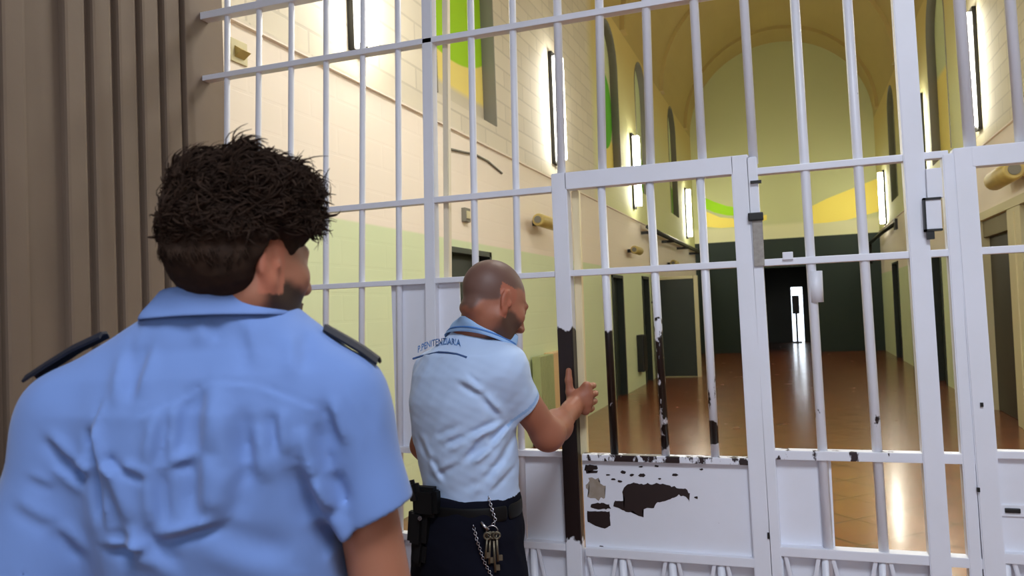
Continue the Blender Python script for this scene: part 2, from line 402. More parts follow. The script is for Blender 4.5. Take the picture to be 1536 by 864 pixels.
# cable on the near left wall, switch, alarm wedge
cable=MB().tube([(XL+.012,y,z) for y,z in ((6.45,3.03),(6.8,3.06),(7.1,3.09),(7.45,3.08),(7.85,3.02))],.011,seg=6).build('wall_cable',M['rim']); tag(cable,'thin grey cable bowed across the cream band of the left wall','cable')
root=thing('wall_switch','small grey switch box on the cream wall above the nearest dark door','switch',(XL,6.8,2.4))
MB().box((XL,6.74,2.4),(XL+.04,6.87,2.53),bev=.006).build('housing',M['rim'],root); MB().box((XL+.04,6.77,2.43),(XL+.05,6.84,2.5)).build('button',M['frame_cream'],root)
root=thing('alarm_sounder','small wedge shaped yellowed sounder high on the left wall','alarm',(XL,3.62,3.1))
MB().prism([(XL,3.02),(XL+.06,3.06),(XL,3.10)],3.60,3.68).build('horn',M['horn'],root); MB().box((XL,3.57,3.0),(XL+.012,3.71,3.13),bev=.004).build('back_plate',M['frame_cream'],root)
# cylindrical wall fittings
def fitting(X,sgn,y,z,L,r,label):
    root=thing('wall_lamp',label,'wall lamp',(X,y,z),None)
    xx=X-sgn*.17
    MB().tube([(xx,y-L/2,z),(xx,y-L/2+.03,z),(xx,y+L/2-.03,z),(xx,y+L/2,z)],[r*.8,r,r,r*.8],seg=18).build('cylinder_body',M['horn'],root)
    MB().box((min(X,xx),y-.05,z-.03),(max(X,xx),y+.05,z+.03)).build('bracket',M['metal_dark'],root)
    MB().tube([(xx,y-L/2-.015,z),(xx,y-L/2+.01,z)],r*.55,seg=18).build('end_cap',M['rim'],root)
fitting(XL,-1,8.9,2.58,.72,.075,'ochre cylindrical lamp on the left wall above the guard at the gate')
fitting(XL,-1,14.5,2.58,.55,.075,'ochre cylindrical lamp on the left wall past the first dark doorway')
fitting(XL,-1,19.3,2.55,.55,.075,'farthest ochre cylindrical lamp under the overhead pipe')
fitting(XR,1,9.9,2.82,.9,.11,'thick ochre cylindrical lamp over the wide brown doorway on the right')
# lit vertical strip lamps
def strip(X,sgn,y,z0,z1,label,w=.15):
    root=thing('strip_light',label,'strip light',(X,y,z0),'vertical strip lights on the upper walls')
    a=sorted((X-.0*sgn,X-sgn*.05)); MB().box((a[0],y-.02,z0-.06),(a[1],y+w+.02,z1+.06)).build('housing',M['metal_dark'],root)
    a=sorted((X-sgn*.051,X-sgn*.16)); MB().box((a[0],y,z0),(a[1],y+w,z1),bev=.02).build('diffuser',M['tube'],root)
LB={4.85:'nearest strip light on the left wall, cut by the top of the frame',9.8:'strip light on the block wall right after the green and yellow niche',15.15:'third strip light on the left wall, seen above the gate',23.05:'farthest strip light on the left wall beside the green swoosh',19.0:'fourth strip light on the left wall, between the two far niches'}
for y,l in LB.items():
    if y!=19.0: strip(XL,-1,y,3.5,4.85,l)
for y,l in {11.6:'nearest strip light on the right wall above the wide doorway',16.15:'middle strip light on the right wall beside the yellow niche',23.0:'farthest strip light on the right wall beside the yellow swoosh',6.3:'strip light on the right wall outside the frame, near the second gate'}.items():
    strip(XR,1,y,3.72 if y<20 else 3.5,5.2 if y<20 else 4.85,l)
# ------------------------------------------------------------------ near side: the guard room
XN=-2.31
t=MB(); t.box((XN-.5,-3.2,0),(XN-.03,YG+.115,3.9)); k=0; yy=YG-.03
t.box((XN-.03,YG-.115,0),(XN,YG+.115,3.9),bev=.006)
yy=YG-.115-.03
while yy>-3.1:
    w=.082
    if abs(yy-1.98)<.06: yy-=.115; continue
    t.box((XN-.04,yy-w,0),(XN+.0,yy,3.9),bev=.012); yy-=.115
struct(t.build('wall_near_left',M['wood']))
struct(MB().box((3.3,-3.2,0),(3.45,YG+.11,3.9)).build('wall_near_right',M['room']))
struct(MB().box((-2.85,-3.2,3.9),(3.45,YG+.11,4.0)).build('ceiling_near',M['room']))
struct(MB().box((XN-.5,YG-.005+.12,3.9),(3.45,YG+.2,9.6)).build('wall_over_grille',M['room']))
struct(MB().box((XR+.01,YG+.12,0),(3.45,YG+.24,3.9)).build('wall_grille_right',M['wallR']))
struct(MB().box((XL-.5,YG+.12,0),(XL-.01,YG+.24,9.6)).build('wall_grille_left',M['room']))
struct(slab('wall_near_back',rect(-2.85,3.45,0,3.9),[rect(-1.9,2.7,.9,3.3)],'XZ',-3.35,-3.2,[M['room']]))
MBw=MB()
root=bpy.data.objects.new('window_1',None); root.location=(.4,-3.3,.9); C.objects.link(root); struct(root)
f=MB()
for x in (-1.9,-.37,1.17,2.66): f.box((x,-3.32,.9),(x+.05,-3.22,3.3))
for z in (.9,2.1,3.26): f.box((-1.9,-3.32,z),(2.7,-3.22,z+.05))
f.build('window_frame',M['frame_cream'],root)
MB().box((-1.9,-3.4,.9),(2.7,-3.38,3.3)).build('window_pane',M['daylight'],root)
# ------------------------------------------------------------------ the grille (all in the plane y = YG)
def g(x,y,off=0): return onY(x,y,YG+off)
ZT=3.9
def line_at(p,q,z):
    a=g(*p); b=g(*q); t_=(z-a[2])/(b[2]-a[2]); r=a+(b-a)*t_; return (r[0],YG,z)
def hline(p,q,x):
    a=g(*p); b=g(*q); t_=(x-a[0])/(b[0]-a[0]); return a[2]+(b[2]-a[2])*t_
grille=thing('barred_grille','tall white painted barred grille across the corridor mouth, fixed around the two gates','grille',(0,YG,0))
gate=thing('barred_gate','white barred gate with peeling paint held by the guard, dark bare metal on its edge','gate',(-.85,YG,0))
gate2=thing('barred_gate','white barred gate at the right edge with a small dark lock slot','gate',(.62,YG,0))
PT=M['paint']
zH3=hline((472,318.7),(825,284),-1.2)
zH3m=float(np.mean([g(1138,255.6)[2],g(1360,240)[2]]))
zH4=float(np.mean([g(x,y)[2] for x,y in ((441,435),(633,419),(858,412.8),(1103,399),(1145,392.8),(1370,379.6))]))
zH2=float(np.mean([g(x,y)[2] for x,y in ((292.6,124),(633.7,65),(900,18))]))
zH1=float(g(400,8)[2]); zH5=float(g(1000,687)[2]); zH6=float(g(1000,833)[2]); zH5m=float(g(1270,683)[2]); zH6m=float(g(1280,831)[2])
def vb(p,q,z0,z1,parent,m=PT,w=.024,name='bar',off=0):
    a=line_at(p,q,z0); b=line_at(p,q,z1)
    a=(a[0],YG+off,a[2]); b=(b[0],YG+off,b[2])
    return MB().bar(a,b,w,round_=True).build(name,m,parent)
def hb(x0,x1,z,h,d,parent,name='rail',m=PT,off=0):
    return MB().box((x0,YG-d/2+off,z-h/2),(x1,YG+d/2+off,z+h/2),bev=.003).build(name,m,parent)
# left bay bars
for p,q in (((341,31),(340.5,208)),((389,21),(387.4,213)),((437.4,10),(436.4,234)),((489.5,10),(489,406)),((544.7,10),(543,417)),((596.8,10),(598.9,417)),((706,10),(713,385)),((768.6,10),(776.5,390))):
    vb(p,q,0.02,ZT,grille,w=.024 if p[0]<600 else .026)
xgl=float(g(829,283)[0]); xgr=float(g(1130,300)[0])
XP1=float(line_at((643,0),(648.3,406),1.8)[0])
a=line_at((643,0),(648.3,406),0); b=line_at((643,0),(648.3,406),ZT)
MB().bar(a,b,.042,.045).build('post',PT,grille)
a=line_at((664,0),(667,420),0); b=line_at((664,0),(667,420),ZT)
MB().bar((a[0],YG+.03,a[2]),(b[0],YG+.03,b[2]),.022,.03).build('post',worn('cream_paint',(.90,.86,.76),(.85,.80,.70),.4),grille)
# bars above the gate and the fixed bay
zgt=float(g(965,262)[2])
for p,q in (((836,10),(842,250)),((898.9,10),(906.7,411)),((969,10),(981,417)),((1041,7),(1053.8,243)),((1115.6,0),(1130,236))):
    vb(p,q,zgt-.0,ZT,grille,w=.03)
for p,q in (((1191.7,0),(1229,600)),((1270.8,0),(1320,740))):
    vb(p,q,0.02,ZT,grille,m=paint('white_bar_paint_chipped',[(1.15,1.2,.60)]),w=.03)
vb((1439,0),(1455,222),float(g(1450,222)[2]),ZT,grille,w=.034)
vb((1515,0),(1527,160),float(g(1530,215)[2]),ZT,grille,w=.03)
# posts right of the fixed bay
a=line_at((1353,0),(1410,864),0); b=line_at((1353,0),(1410,864),ZT)
MB().bar(a,b,.058,.06).build('post',PT,grille)
XP2=float(line_at((1353,0),(1410,864),1.5)[0])
# jamb between gate and fixed bay, jamb of gate two
a=line_at((1131,300),(1166,864),0); b=line_at((1131,300),(1166,864),zgt+.02)
MB().bar(a,b,.034,.05).build('post',PT,grille); XJ=float(line_at((1131,300),(1166,864),1.3)[0])
a=line_at((1421,240),(1462,864),0); b=line_at((1421,240),(1462,864),float(g(1421,232)[2]))
MB().bar(a,b,.034,.05).build('post',PT,grille)
# horizontal flats
hb(XN-.02,3.2,zH1,.03,.05,grille); hb(XN-.02,float(g(1365,0)[0]),zH2,.022,.045,grille)
hb(XN-.02,xgl,zH3,.022,.04,grille); hb(XJ,XP2+.09,zH3m,.022,.04,grille)
hb(XN-.02,xgl,zH4,.02,.04,grille); hb(XJ,XP2+.12,zH4,.022,.04,grille)
hb(XJ,XP2+.15,zH5m,.03,.045,grille,m=paint('white_rail_paint_chipped',[(.9,1.2,.63)],dark=(.16,.09,.10))); hb(XJ,XP2+.16,zH6m,.03,.045,grille)
zl5=float(g(810,679)[2]); zl6=float(g(810,816)[2])
hb(XN-.02,xgl,zl5,.022,.04,grille); hb(XN-.02,xgl,zl6,.025,.04,grille)
# sheet panels
def sheet(px0,px1,z0,z1,parent,name='sheet_panel',m=PT,off=.006,th=.004):
    x0=float(g(px0,600)[0]) if px0>5 else px0; x1=float(g(px1,600)[0]) if px1>5 else px1
    return MB().box((x0,YG+off,z0),(x1,YG+off+th,z1),bev=.001).build(name,m,parent)
x0=float(g(587,500)[0]); x1=float(g(690,500)[0])
MB().box((x0,YG+.012,float(g(600,674)[2])),(x1,YG+.018,zH4-.005)).build('lock_panel',PT,grille)
x0=float(g(787,740)[0]); MB().box((x0,YG+.012,zl6),(xgl+.03,YG+.018,zl5)).build('sheet_panel',PT,grille)
x0=float(g(1160,760)[0]); x1=float(g(1250,760)[0]); MB().box((x0,YG+.012,zH6m),(x1,YG+.018,zH5m)).build('sheet_panel',PT,grille)
MB().box((XN,YG+.02,.02),(xgl,YG+.026,zl6)).build('sheet_panel',PT,grille,label='plain white sheet low behind the splayed bars')
MB().box((XJ,YG+.02,.02),(XP2,YG+.026,zH6m)).build('sheet_panel',PT,grille,label='plain white sheet low behind the splayed bars')
# splayed decorative bars under the bottom rail
def splay(px,z1,parent,z0=.1,s=.05):
    x=float(g(px,845)[0])
    for sg_ in (-1,1):
        MB().bar((x+sg_*.02,YG-.012,z1-.01),(x+sg_*(.02+s),YG-.012,z1-.26),.012,.012,bev=.002).build('splayed_bar',PT,parent)
        MB().bar((x+sg_*(.02+s),YG-.012,z1-.26),(x+sg_*.02,YG-.012,z1-.52),.012,.012,bev=.002).build('splayed_bar',PT,parent)
    MB().bar((x,YG-.004,z0),(x,YG-.004,z1),.026,round_=True).build('lower_bar',PT,parent)
for px_ in (1169,1239,1324): splay(px_,zH6m,grille)
for px_ in (802,): splay(px_,zl6,grille)
# fixed bay details: bolt lug, lock box on the jamb, hinge box on the post
def gx(x,y): return float(g(x,y)[0]),float(g(x,y)[2])
x,z=gx(1180,388); MB().box((x-.012,YG-.03,z-.005),(x+.02,YG+.0,z+.02),bev=.003).build('lug',PT,grille)
x,z=gx(1224,430); MB().bar((x,YG,z-.05),(x,YG,z+.05),.043,round_=True).build('collar',PT,grille)
x,z=gx(1135,327); MB().box((x-.025,YG-.045,z-.012),(x+.022,YG-.02,z+.014),bev=.004).build('latch',M['metal_dark'],grille,label='dark latch stub')
x,z=gx(1134,275); MB().box((x-.016,YG-.04,z-.004),(x+.018,YG-.02,z+.004)).build('latch',M['metal_dark'],grille)
z0=gx(1137,400)[1]; z1=gx(1135,330)[1]; x=gx(1136,360)[0]; MB().box((x-.012,YG-.034,z0),(x+.02,YG-.022,z1),bev=.002).build('lock_plate',worn('worn_plate',(.70,.68,.64),(.45,.42,.40),.5,60),grille)
x0,z1=gx(1384,303); x1,z0=gx(1404,345)
MB().box((x0,YG-.05,z0),(x1+.01,YG-.028,z1),bev=.003).build('hinge_box',PT,grille)
q=MB(); e=.006
q.box((x0-e,YG-.056,z0-e),(x0,YG-.03,z1+e)).box((x0-e,YG-.056,z0-e),(x1+.01,YG-.03,z0)).box((x0-e,YG-.056,z1),(x1+.01,YG-.03,z1+e)).build('hinge_box_rim',M['metal_dark'],grille)
xx,zz1=gx(1392,256); _,zz0=gx(1392,300); MB().box((xx-.012,YG-.045,zz0),(xx+.03,YG-.028,zz1),bev=.002).build('hinge_plate',PT,grille)
MB().box((x0+.0,YG-.052,z0-.03),(x0+.02,YG-.035,z0-.006)).build('hinge_pin',M['metal_dark'],grille)
# ---- gate one
yg=YG-.004
zg5=float(g(1000,688)[2]); 
A0=np.array(line_at((842,300),(865,864),0.03)); A1=np.array(line_at((842,300),(865,864),zgt))
stile_w=.056
MB().bar((A0[0],YG,.03),(A1[0],YG,zgt+.03),stile_w,.05).build('stile',paint('gate_edge_paint',[(.745,1.485,-.2)],dark=(.13,.08,.075)),gate,label='left stile, bare dark metal over its middle')
B0=np.array(line_at((1113,300),(1146,864),0.03)); B1=np.array(line_at((1113,300),(1146,864),zgt))
MB().bar((B0[0],YG,.03),(B1[0],YG,zgt+.03),.056,.05).build('stile',PT,gate)
MB().box((A1[0]+.02,YG-.025,zgt-.03),(B1[0]-.02,YG+.025,zgt+.03),bev=.003).build('top_rail',PT,gate)
cz=worn('reflected_light_cream',(.90,.84,.68),(.84,.78,.62),.4)  # reflected light painted into the cream tone of this edge
C0=line_at((862,300),(875,690),zg5); C1=line_at((862,300),(875,690),zgt-.03)
MB().bar((C0[0]-.004,YG+.035,C0[2]),(C1[0]-.004,YG+.035,C1[2]),.026,.03).build('stile_backing',cz,gate,label='back edge of the left stile, reflected light in its cream colour')
hb(A1[0]+.02,B1[0]-.02,zH4,.022,.04,gate,'rail')
hb(C0[0],B0[0]-.01,zg5,.022,.04,gate,'rail',m=paint('gate_rail_chipped',[(.9,1.1,.50)],dark=(.15,.09,.09)))
hb(C0[0]-.0,B0[0]-.01,zH6,.03,.045,gate,'rail')
def spans(*l): return [(float(g(1000,b)[2]),float(g(1000,a)[2]),t) for a,b,t in l]
m1=paint('gate_bar_paint_a',[(1.0,1.47,.28)]); m2=paint('gate_bar_paint_b',[(1.08,1.50,.43)]); m3=paint('gate_bar_paint_c',[(1.09,1.15,.25),(1.2,1.3,.62)])
for (p,q),m in ((((903,300),(922,682)),m1),(((976,300),(998.8,684)),m2),(((1052,300),(1073,684)),m3)):
    vb(p,q,zg5,zgt-.03,gate,m=m,w=.028)
# sheet panel of the gate with its bare patches (paint lost down to dark metal)
xa_=float(g(876,760)[0]); xb_=B0[0]-.02
pan=MB().box((xa_,YG+.0,zH6),(xb_,YG+.006,zg5),mi=0)
def patch(mb,pts,mi=1,jit=.0016,dy=.0012):
    W=[]
    n=len(pts)
    for i in range(n):
        a=np.array(pts[i],float); b=np.array(pts[(i+1)%n],float); k=max(1,int(np.hypot(*(b-a))/3))
        for j in range(k):
            p=a+(b-a)*j/k; w=onY(p[0],p[1],YG); W.append((w[0]+rng.normal()*jit,w[2]+rng.normal()*jit))
    mb.prism(W,YG-dy,YG+.003,mi=mi)
patch(pan,[(938,728),(950,724),(965,726),(985,725),(1005,728),(1018,733),(1029,733),(1035,741),(1034,752),(1028,745),(1018,742),(1008,748),(996,752),(984,754),(980,762),(970,762),(963,766),(965,776),(958,774),(950,766),(940,768),(930,762),(920,758),(922,752),(932,752),(937,748),(934,738)])
patch(pan,[(886,757),(900,754),(915,757),(916,763),(898,764),(886,761)]); patch(pan,[(881,767),(914,767),(916,788),(908,793),(896,790),(882,782)],jit=.001)
patch(pan,[(878,697),(895,698),(898,703),(884,708),(877,705)]); patch(pan,[(879,706),(897,706),(896,709),(880,710)],jit=.0005)
patch(pan,[(884,716),(898,720),(908,730),(908,744),(898,750),(886,746),(880,732)],mi=2,jit=.003,dy=.0006)
for x,y,r in ((935,708,4),(948,712,3),(963,713,5),(1012,712,4),(1044,746,2.5),(930,722,3),(920,719,3),(985,699,3),(912,712,3),(1052,704,2),(961,700,2.5),(990,718,2),(902,820,3),(890,824,2)):
    patch(pan,[(x+r*math.cos(a)*1.2,y+r*.6*math.sin(a)) for a in np.linspace(0,2*PI,7)[:-1]],jit=.001)
pan.build('sheet_panel',[PT,M['bare'],M['stain']],gate,label='lower sheet with paint flaked off to dark metal')
MB().box((A0[0]-.02,YG+.02,.03),(B0[0]+.02,YG+.026,zH6)).build('sheet_panel',PT,gate,label='bottom sheet behind the splayed bars')
for px_ in (935,1009,1082): splay(px_,zH6,gate)
x=float(g(884,850)[0]); MB().bar((x,YG-.012,zH6),(x+.045,YG-.012,zH6-.26),.012,.012).build('splayed_bar',PT,gate)
x,z=gx(1153,800); MB().box((x-.003,YG-.03,z-.01),(x+.003,YG-.02,z+.01)).build('keyhole',M['black'],gate)
# ---- gate two (right edge)
zt2=float(g(1480,235)[2])
A0=np.array(line_at((1444,250),(1490,864),0.03)); A1=np.array(line_at((1444,250),(1490,864),zt2))
xE=A1[0]+.95
MB().bar((A0[0],YG-.004,.03),(A1[0],YG-.004,zt2+.03),.058,.05).build('stile',PT,gate2); MB().bar((A0[0]+.95,YG,.03),(xE,YG,zt2+.03),.058,.05).build('stile',PT,gate2)
MB().box((A1[0]+.02,YG-.03,zt2-.03),(xE-.02,YG+.02,zt2+.03),bev=.003).build('top_rail',PT,gate2)
hb(A1[0]+.02,xE,zH4,.022,.04,gate2,'rail'); z5b=float(g(1510,681)[2]); hb(A0[0]+.01,xE,z5b,.022,.04,gate2,'rail',m=paint('gate_two_rail',[(.9,1.2,.62)],dark=(.42,.40,.37)))
for k in range(2,6): MB().bar((A0[0]+.16*k,YG,z5b),(A1[0]+.16*k,YG,zt2),.028,round_=True).build('bar',PT,gate2)
MB().box((A0[0]+.01,YG,float(g(1500,834)[2])),(xE,YG+.006,z5b)).build('sheet_panel',PT,gate2); hb(A0[0],xE,float(g(1500,834)[2]),.03,.045,gate2,'rail')
MB().box((A0[0]+.01,YG+.02,.03),(xE,YG+.026,float(g(1500,834)[2]))).build('sheet_panel',PT,gate2); 
for px_ in (1508,1580): splay(px_,float(g(1500,834)[2]),gate2)
xl,zt=gx(1498,756); xr_,zb_=gx(1536,775)
MB().box((xl,YG-.006,zb_),(xr_+.02,YG+.0,zt),bev=.002).build('lock_escutcheon',PT,gate2,label='thin metal plate around the lock slot')
x1_,z1_=gx(1506,761); x2_,z2_=gx(1530,769); MB().box((x1_,YG-.012,z2_),(x2_,YG-.003,z1_),bev=.003).build('lock_slot',M['black'],gate2)
for px_,py_ in ((1469,605),(1464,731)): 
    x,z=gx(px_,py_); MB().box((x-.004,YG-.036,z-.006),(x+.004,YG-.028,z+.006)).build('screw',M['metal_dark'],gate2)
# ------------------------------------------------------------------ people: smooth implicit bodies
def V3(*a): return np.array(a,float)
class Field:
    def __init__(s,lo,hi,h):
        s.lo=np.array(lo,float); s.h=h; s.n=[int(math.ceil((hi[i]-lo[i])/h))+1 for i in range(3)]
        s.ax=[s.lo[i]+np.arange(s.n[i])*h for i in range(3)]
        s.F=np.full(s.n,.08,np.float32)
    def sl(s,lo,hi,m):
        r=[]
        for i in range(3):
            a=max(0,int((lo[i]-m-s.lo[i])/s.h)); b=min(s.n[i],int((hi[i]+m-s.lo[i])/s.h)+2); r.append(slice(a,max(a,b)))
        return tuple(r)
    def grid(s,q):
        return (s.ax[0][q[0]][:,None,None],s.ax[1][q[1]][None,:,None],s.ax[2][q[2]][None,None,:])
    def put(s,fn,lo,hi,k=.02,op='u'):
        q=s.sl(lo,hi,.05)
        if any(a.stop<=a.start for a in q): return
        x,y,z=s.grid(q); d=fn(x,y,z).astype(np.float32); A=s.F[q]
        if op=='u': hh=np.maximum(k-np.abs(A-d),0)/max(k,1e-6); s.F[q]=np.minimum(A,d)-hh*hh*k*.25
        else:
            d=-d; hh=np.maximum(k-np.abs(A-d),0)/max(k,1e-6); s.F[q]=np.maximum(A,d)+hh*hh*k*.25
    def cone(s,a,b,ra,rb,k=.02,op='u',flat=None):
        a=np.array(a,float); b=np.array(b,float); ab=b-a; L=max(ab@ab,1e-9); R=max(ra,rb)
        def fn(x,y,z):
            px,py,pz=x-a[0],y-a[1],z-a[2]; t=np.clip((px*ab[0]+py*ab[1]+pz*ab[2])/L,0,1)
            return np.sqrt((px-t*ab[0])**2+(py-t*ab[1])**2+(pz-t*ab[2])**2)-(ra+(rb-ra)*t)
        s.put(fn,np.minimum(a,b)-R,np.maximum(a,b)+R,k,op)
    def ell(s,c,r,R=None,k=.02,op='u'):
        c=np.array(c,float); r=np.array(r,float); R=np.eye(3) if R is None else R; m=max(r)
        def fn(x,y,z):
            px,py,pz=x-c[0],y-c[1],z-c[2]
            q=[R[0,i]*px+R[1,i]*py+R[2,i]*pz for i in range(3)]
            k0=np.sqrt(sum((q[i]/r[i])**2 for i in range(3))); k1=np.sqrt(sum((q[i]/r[i]**2)**2 for i in range(3)))+1e-9
            return k0*(k0-1)/k1
        s.put(fn,c-m,c+m,k,op)
    def loft(s,L,k=.02,op='u',p=2.4):
        """L: rows z, cx, cy, a, b, twist ; rounded cross sections"""
        L=np.array(sorted(L)); z0,z1=L[0,0],L[-1,0]
        def fn(x,y,z):
            zc=np.clip(z,z0,z1); g=[np.interp(zc,L[:,0],L[:,i]) for i in range(1,6)]
            cx,cy,a,b,t=g; dx=x-cx; dy=y-cy; ct,st_=np.cos(t),np.sin(t)
            u=dx*ct+dy*st_; v=-dx*st_+dy*ct
            rr=(np.abs(u/a)**p+np.abs(v/b)**p)**(1/p); d=(rr-1)*np.minimum(a,b)*.9
            e=np.maximum(np.maximum(z-z1,z0-z),-1)
            return np.maximum(d,e)
        m=max(L[:,3].max(),L[:,4].max())
        s.put(fn,(L[:,1].min()-m,L[:,2].min()-m,z0),(L[:,1].max()+m,L[:,2].max()+m,z1),k,op)
    def blur(s,n=1):
        for _ in range(n):
            for ax in range(3):
                A=s.F; B=A.copy(); 
                i0=[slice(None)]*3; i1=[slice(None)]*3; i2=[slice(None)]*3
                i0[ax]=slice(0,-2); i1[ax]=slice(1,-1); i2[ax]=slice(2,None)
                B[tuple(i1)]=A[tuple(i1)]*.5+.25*(A[tuple(i0)]+A[tuple(i2)]); s.F=B
    def disp(s,fn,band=.03):
        idx=np.argwhere(np.abs(s.F)<band); i=tuple(idx.T)
        P=[s.ax[j][i[j]] for j in range(3)]; s.F[i]-=fn(*P).astype(np.float32)
    def mesh(s):
        F=s.F; n=F.shape; ins=F<0
        corners=[(a,b,c) for a in (0,1) for b in (0,1) for c in (0,1)]
        def cut(A,o): return A[tuple(slice(o[i],n[i]-1+o[i]) for i in range(3))]
        cnt=sum(cut(ins,o).astype(np.int8) for o in corners); act=(cnt>0)&(cnt<8)
        ids=-np.ones(act.shape,np.int64); ci=np.argwhere(act); ids[tuple(ci.T)]=np.arange(len(ci))
        val={o:cut(F,o)[act] for o in corners}
        P=np.zeros((len(ci),3)); W=np.zeros(len(ci))
        for o in corners:
            for ax in range(3):
                if o[ax]==1: continue
                o2=list(o); o2[ax]=1; o2=tuple(o2); a,b=val[o],val[o2]; m=(a<0)!=(b<0)
                t=a[m]/(a[m]-b[m]); p=np.tile(np.array(o,float),(m.sum(),1)); p[:,ax]+=t; P[m]+=p; W[m]+=1
        P=(P/W[:,None]+ci)*s.h+s.lo
        quads=[]
        for ax in range(3):
            sa=[slice(None)]*3; sb=[slice(None)]*3; sa[ax]=slice(0,-1); sb[ax]=slice(1,None)
            A,B=ins[tuple(sa)],ins[tuple(sb)]; m=A!=B; e=np.argwhere(m); u,v=(ax+1)%3,(ax+2)%3
            ok=(e[:,u]>0)&(e[:,v]>0)&(e[:,u]<n[u]-1)&(e[:,v]<n[v]-1); e=e[ok]; flip=A[tuple(e.T)]
            def idd(du,dv): q=e.copy(); q[:,u]-=du; q[:,v]-=dv; return ids[tuple(q.T)]
            Q=np.stack([idd(0,0),idd(1,0),idd(1,1),idd(0,1)],1); Q[~flip]=Q[~flip][:,::-1]; quads.append(Q)
        Q=np.concatenate(quads); Q=Q[(Q>=0).all(1)]
        return P,Q
def relax(P,Q,n=2,lam=.5):
    for _ in range(n):
        S=np.zeros_like(P); c=np.zeros(len(P))
        for i in range(4):
            for j in ((i+1)%4,(i-1)%4): np.add.at(S,Q[:,i],P[Q[:,j]]); np.add.at(c,Q[:,i],1)
        P=P+lam*(S/np.maximum(c,1)[:,None]-P)
    return P
def solid(name,fld,mats,parent,colfn=None,n=2,label=None,biggest=True):
    P,Q=fld.mesh(); P=relax(P,Q,n)
    if biggest:   # keep one connected surface
        lab=np.arange(len(P))
        for _ in range(400):
            m=lab[Q].min(1); new=lab.copy()
            for i in range(4): np.minimum.at(new,Q[:,i],m)
            new=new[new]
            if (new==lab).all(): break
            lab=new
        u,cn=np.unique(lab,return_counts=True); keep=lab==u[cn.argmax()]
        Q=Q[keep[Q[:,0]]]; mp=np.cumsum(keep)-1; Q=mp[Q]; P=P[keep]
    W=P@RY.T
    me=bpy.data.meshes.new(name); me.from_pydata((W-np.array(parent_loc(parent))).tolist(),[],Q.tolist())
    me.polygons.foreach_set('use_smooth',[True]*len(me.polygons))
    if colfn is not None:
        c=np.ones((len(P),4),np.float32); c[:,:3]=colfn(P); at=me.color_attributes.new('Col','FLOAT_COLOR','POINT'); at.data.foreach_set('color',c.ravel())
    for m in (mats if isinstance(mats,list) else [mats]): me.materials.append(m)
    o=bpy.data.objects.new(name,me); link(o,parent)
    if label: o['label']=label
    return o
def parent_loc(p): return tuple(root_loc(p)) if p is not None else (0,0,0)
def attrmat(name,rough,bs=None,bump=.1,sss=0,sheen=0):
    m=mat(name,(.8,.8,.8),rough,spec=.35); n=N(m); a=n.new('ShaderNodeVertexColor'); a.layer_name='Col'; n.col(a.outputs[0])
    if bs: n.bump(n.noise(n.pos(),bs,2),bump,.001)
    if sss: n.b.inputs['Subsurface Weight'].default_value=sss; n.b.inputs['Subsurface Radius'].default_value=(.02,.006,.003)
    if sheen: n.b.inputs['Sheen Weight'].default_value=sheen
    return m
M['skin']=attrmat('skin',.5,160,.15,.08)
M['cloth']=attrmat('shirt_cloth',.85,900,.08,0,.15)
M['trouser']=worn('navy_trouser',(.075,.08,.125),(.055,.06,.10),.95,20); M['trouser'].node_tree.nodes['Principled BSDF'].inputs['Specular IOR Level'].default_value=.1
M['leather']=mat('black_leather',(.03,.03,.035),.6,spec=.25)
M['shoe']=mat('black_shoe',(.03,.03,.03),.3)
def rotm(yaw,pitch,roll=0):
    """columns: head right, forward, up in stance frame. yaw>0 turns to the camera's right from facing away; pitch<0 looks down"""
    f=V3(math.sin(yaw)*math.cos(pitch),math.cos(yaw)*math.cos(pitch),math.sin(pitch)); r=V3(math.cos(yaw),-math.sin(yaw),0); u=np.cross(r,f)
    r2=r*math.cos(roll)+u*math.sin(roll); u2=-r*math.sin(roll)+u*math.cos(roll)
    return np.stack([r2,f,u2],1)
def head(F,c,R,s=1.0,ear_out=1.0):
    T=lambda x,y,z:c+R@(V3(x,y,z)*s)
    e=lambda p,r,k=.02,op='u',RR=None: F.ell(T(*p),np.array(r)*s,R if RR is None else R@RR,k,op)
    e((0,-.016,.030),(.0745,.094,.086)); e((0,.022,-.010),(.066,.070,.088),.03)
    e((0,.045,-.058),(.050,.042,.052),.03); e((0,.068,-.094),(.020,.018,.018),.03)
    for sx in (-1,1):
        F.cone(T(sx*.058,-.002,-.052),T(sx*.018,.066,-.096),.013*s,.013*s,.035)
        e((sx*.044,.060,-.022),(.022,.022,.020),.03)
        e((sx*.032,.098,.000),(.019,.012,.012),.012,'s')
        F.ell(T(sx*.032,.080,.000),(.0125*s,)*3,k=.004)
        e((sx*.012,.104,-.040),(.009,.010,.008),.008)
        # ear: rim, bowl, lobe
        a=math.radians(15)*sx; Re=np.array([[math.cos(a),-math.sin(a),0],[math.sin(a),math.cos(a),0],[0,0,1]])
        Rt=np.array([[1,0,0],[0,math.cos(.2),-math.sin(.2)],[0,math.sin(.2),math.cos(.2)]])
        E=Re@Rt
        e((sx*.077,-.010,-.006),(.0075,.018,.031),.008,'u',E)
        e((sx*.0855,-.005,-.004),(.0055,.011,.020),.005,'s',E)
        e((sx*.076,.000,-.034),(.006,.008,.010),.008,'u',E)
        e((sx*.078,.008,-.010),(.005,.005,.008),.006,'u',E)
    e((0,.083,.022),(.048,.013,.009),.018)
    F.cone(T(0,.092,.008),T(0,.116,-.034),.0075*s,.0115*s,.014)
    e((0,.097,-.062),(.023,.009,.0055),.008); e((0,.096,-.073),(.020,.009,.006),.008)
    e((0,.108,-.0675),(.020,.006,.0018),.004,'s')
    return T
def loc(P,c,R,s=1.): return (P-c)@R/s
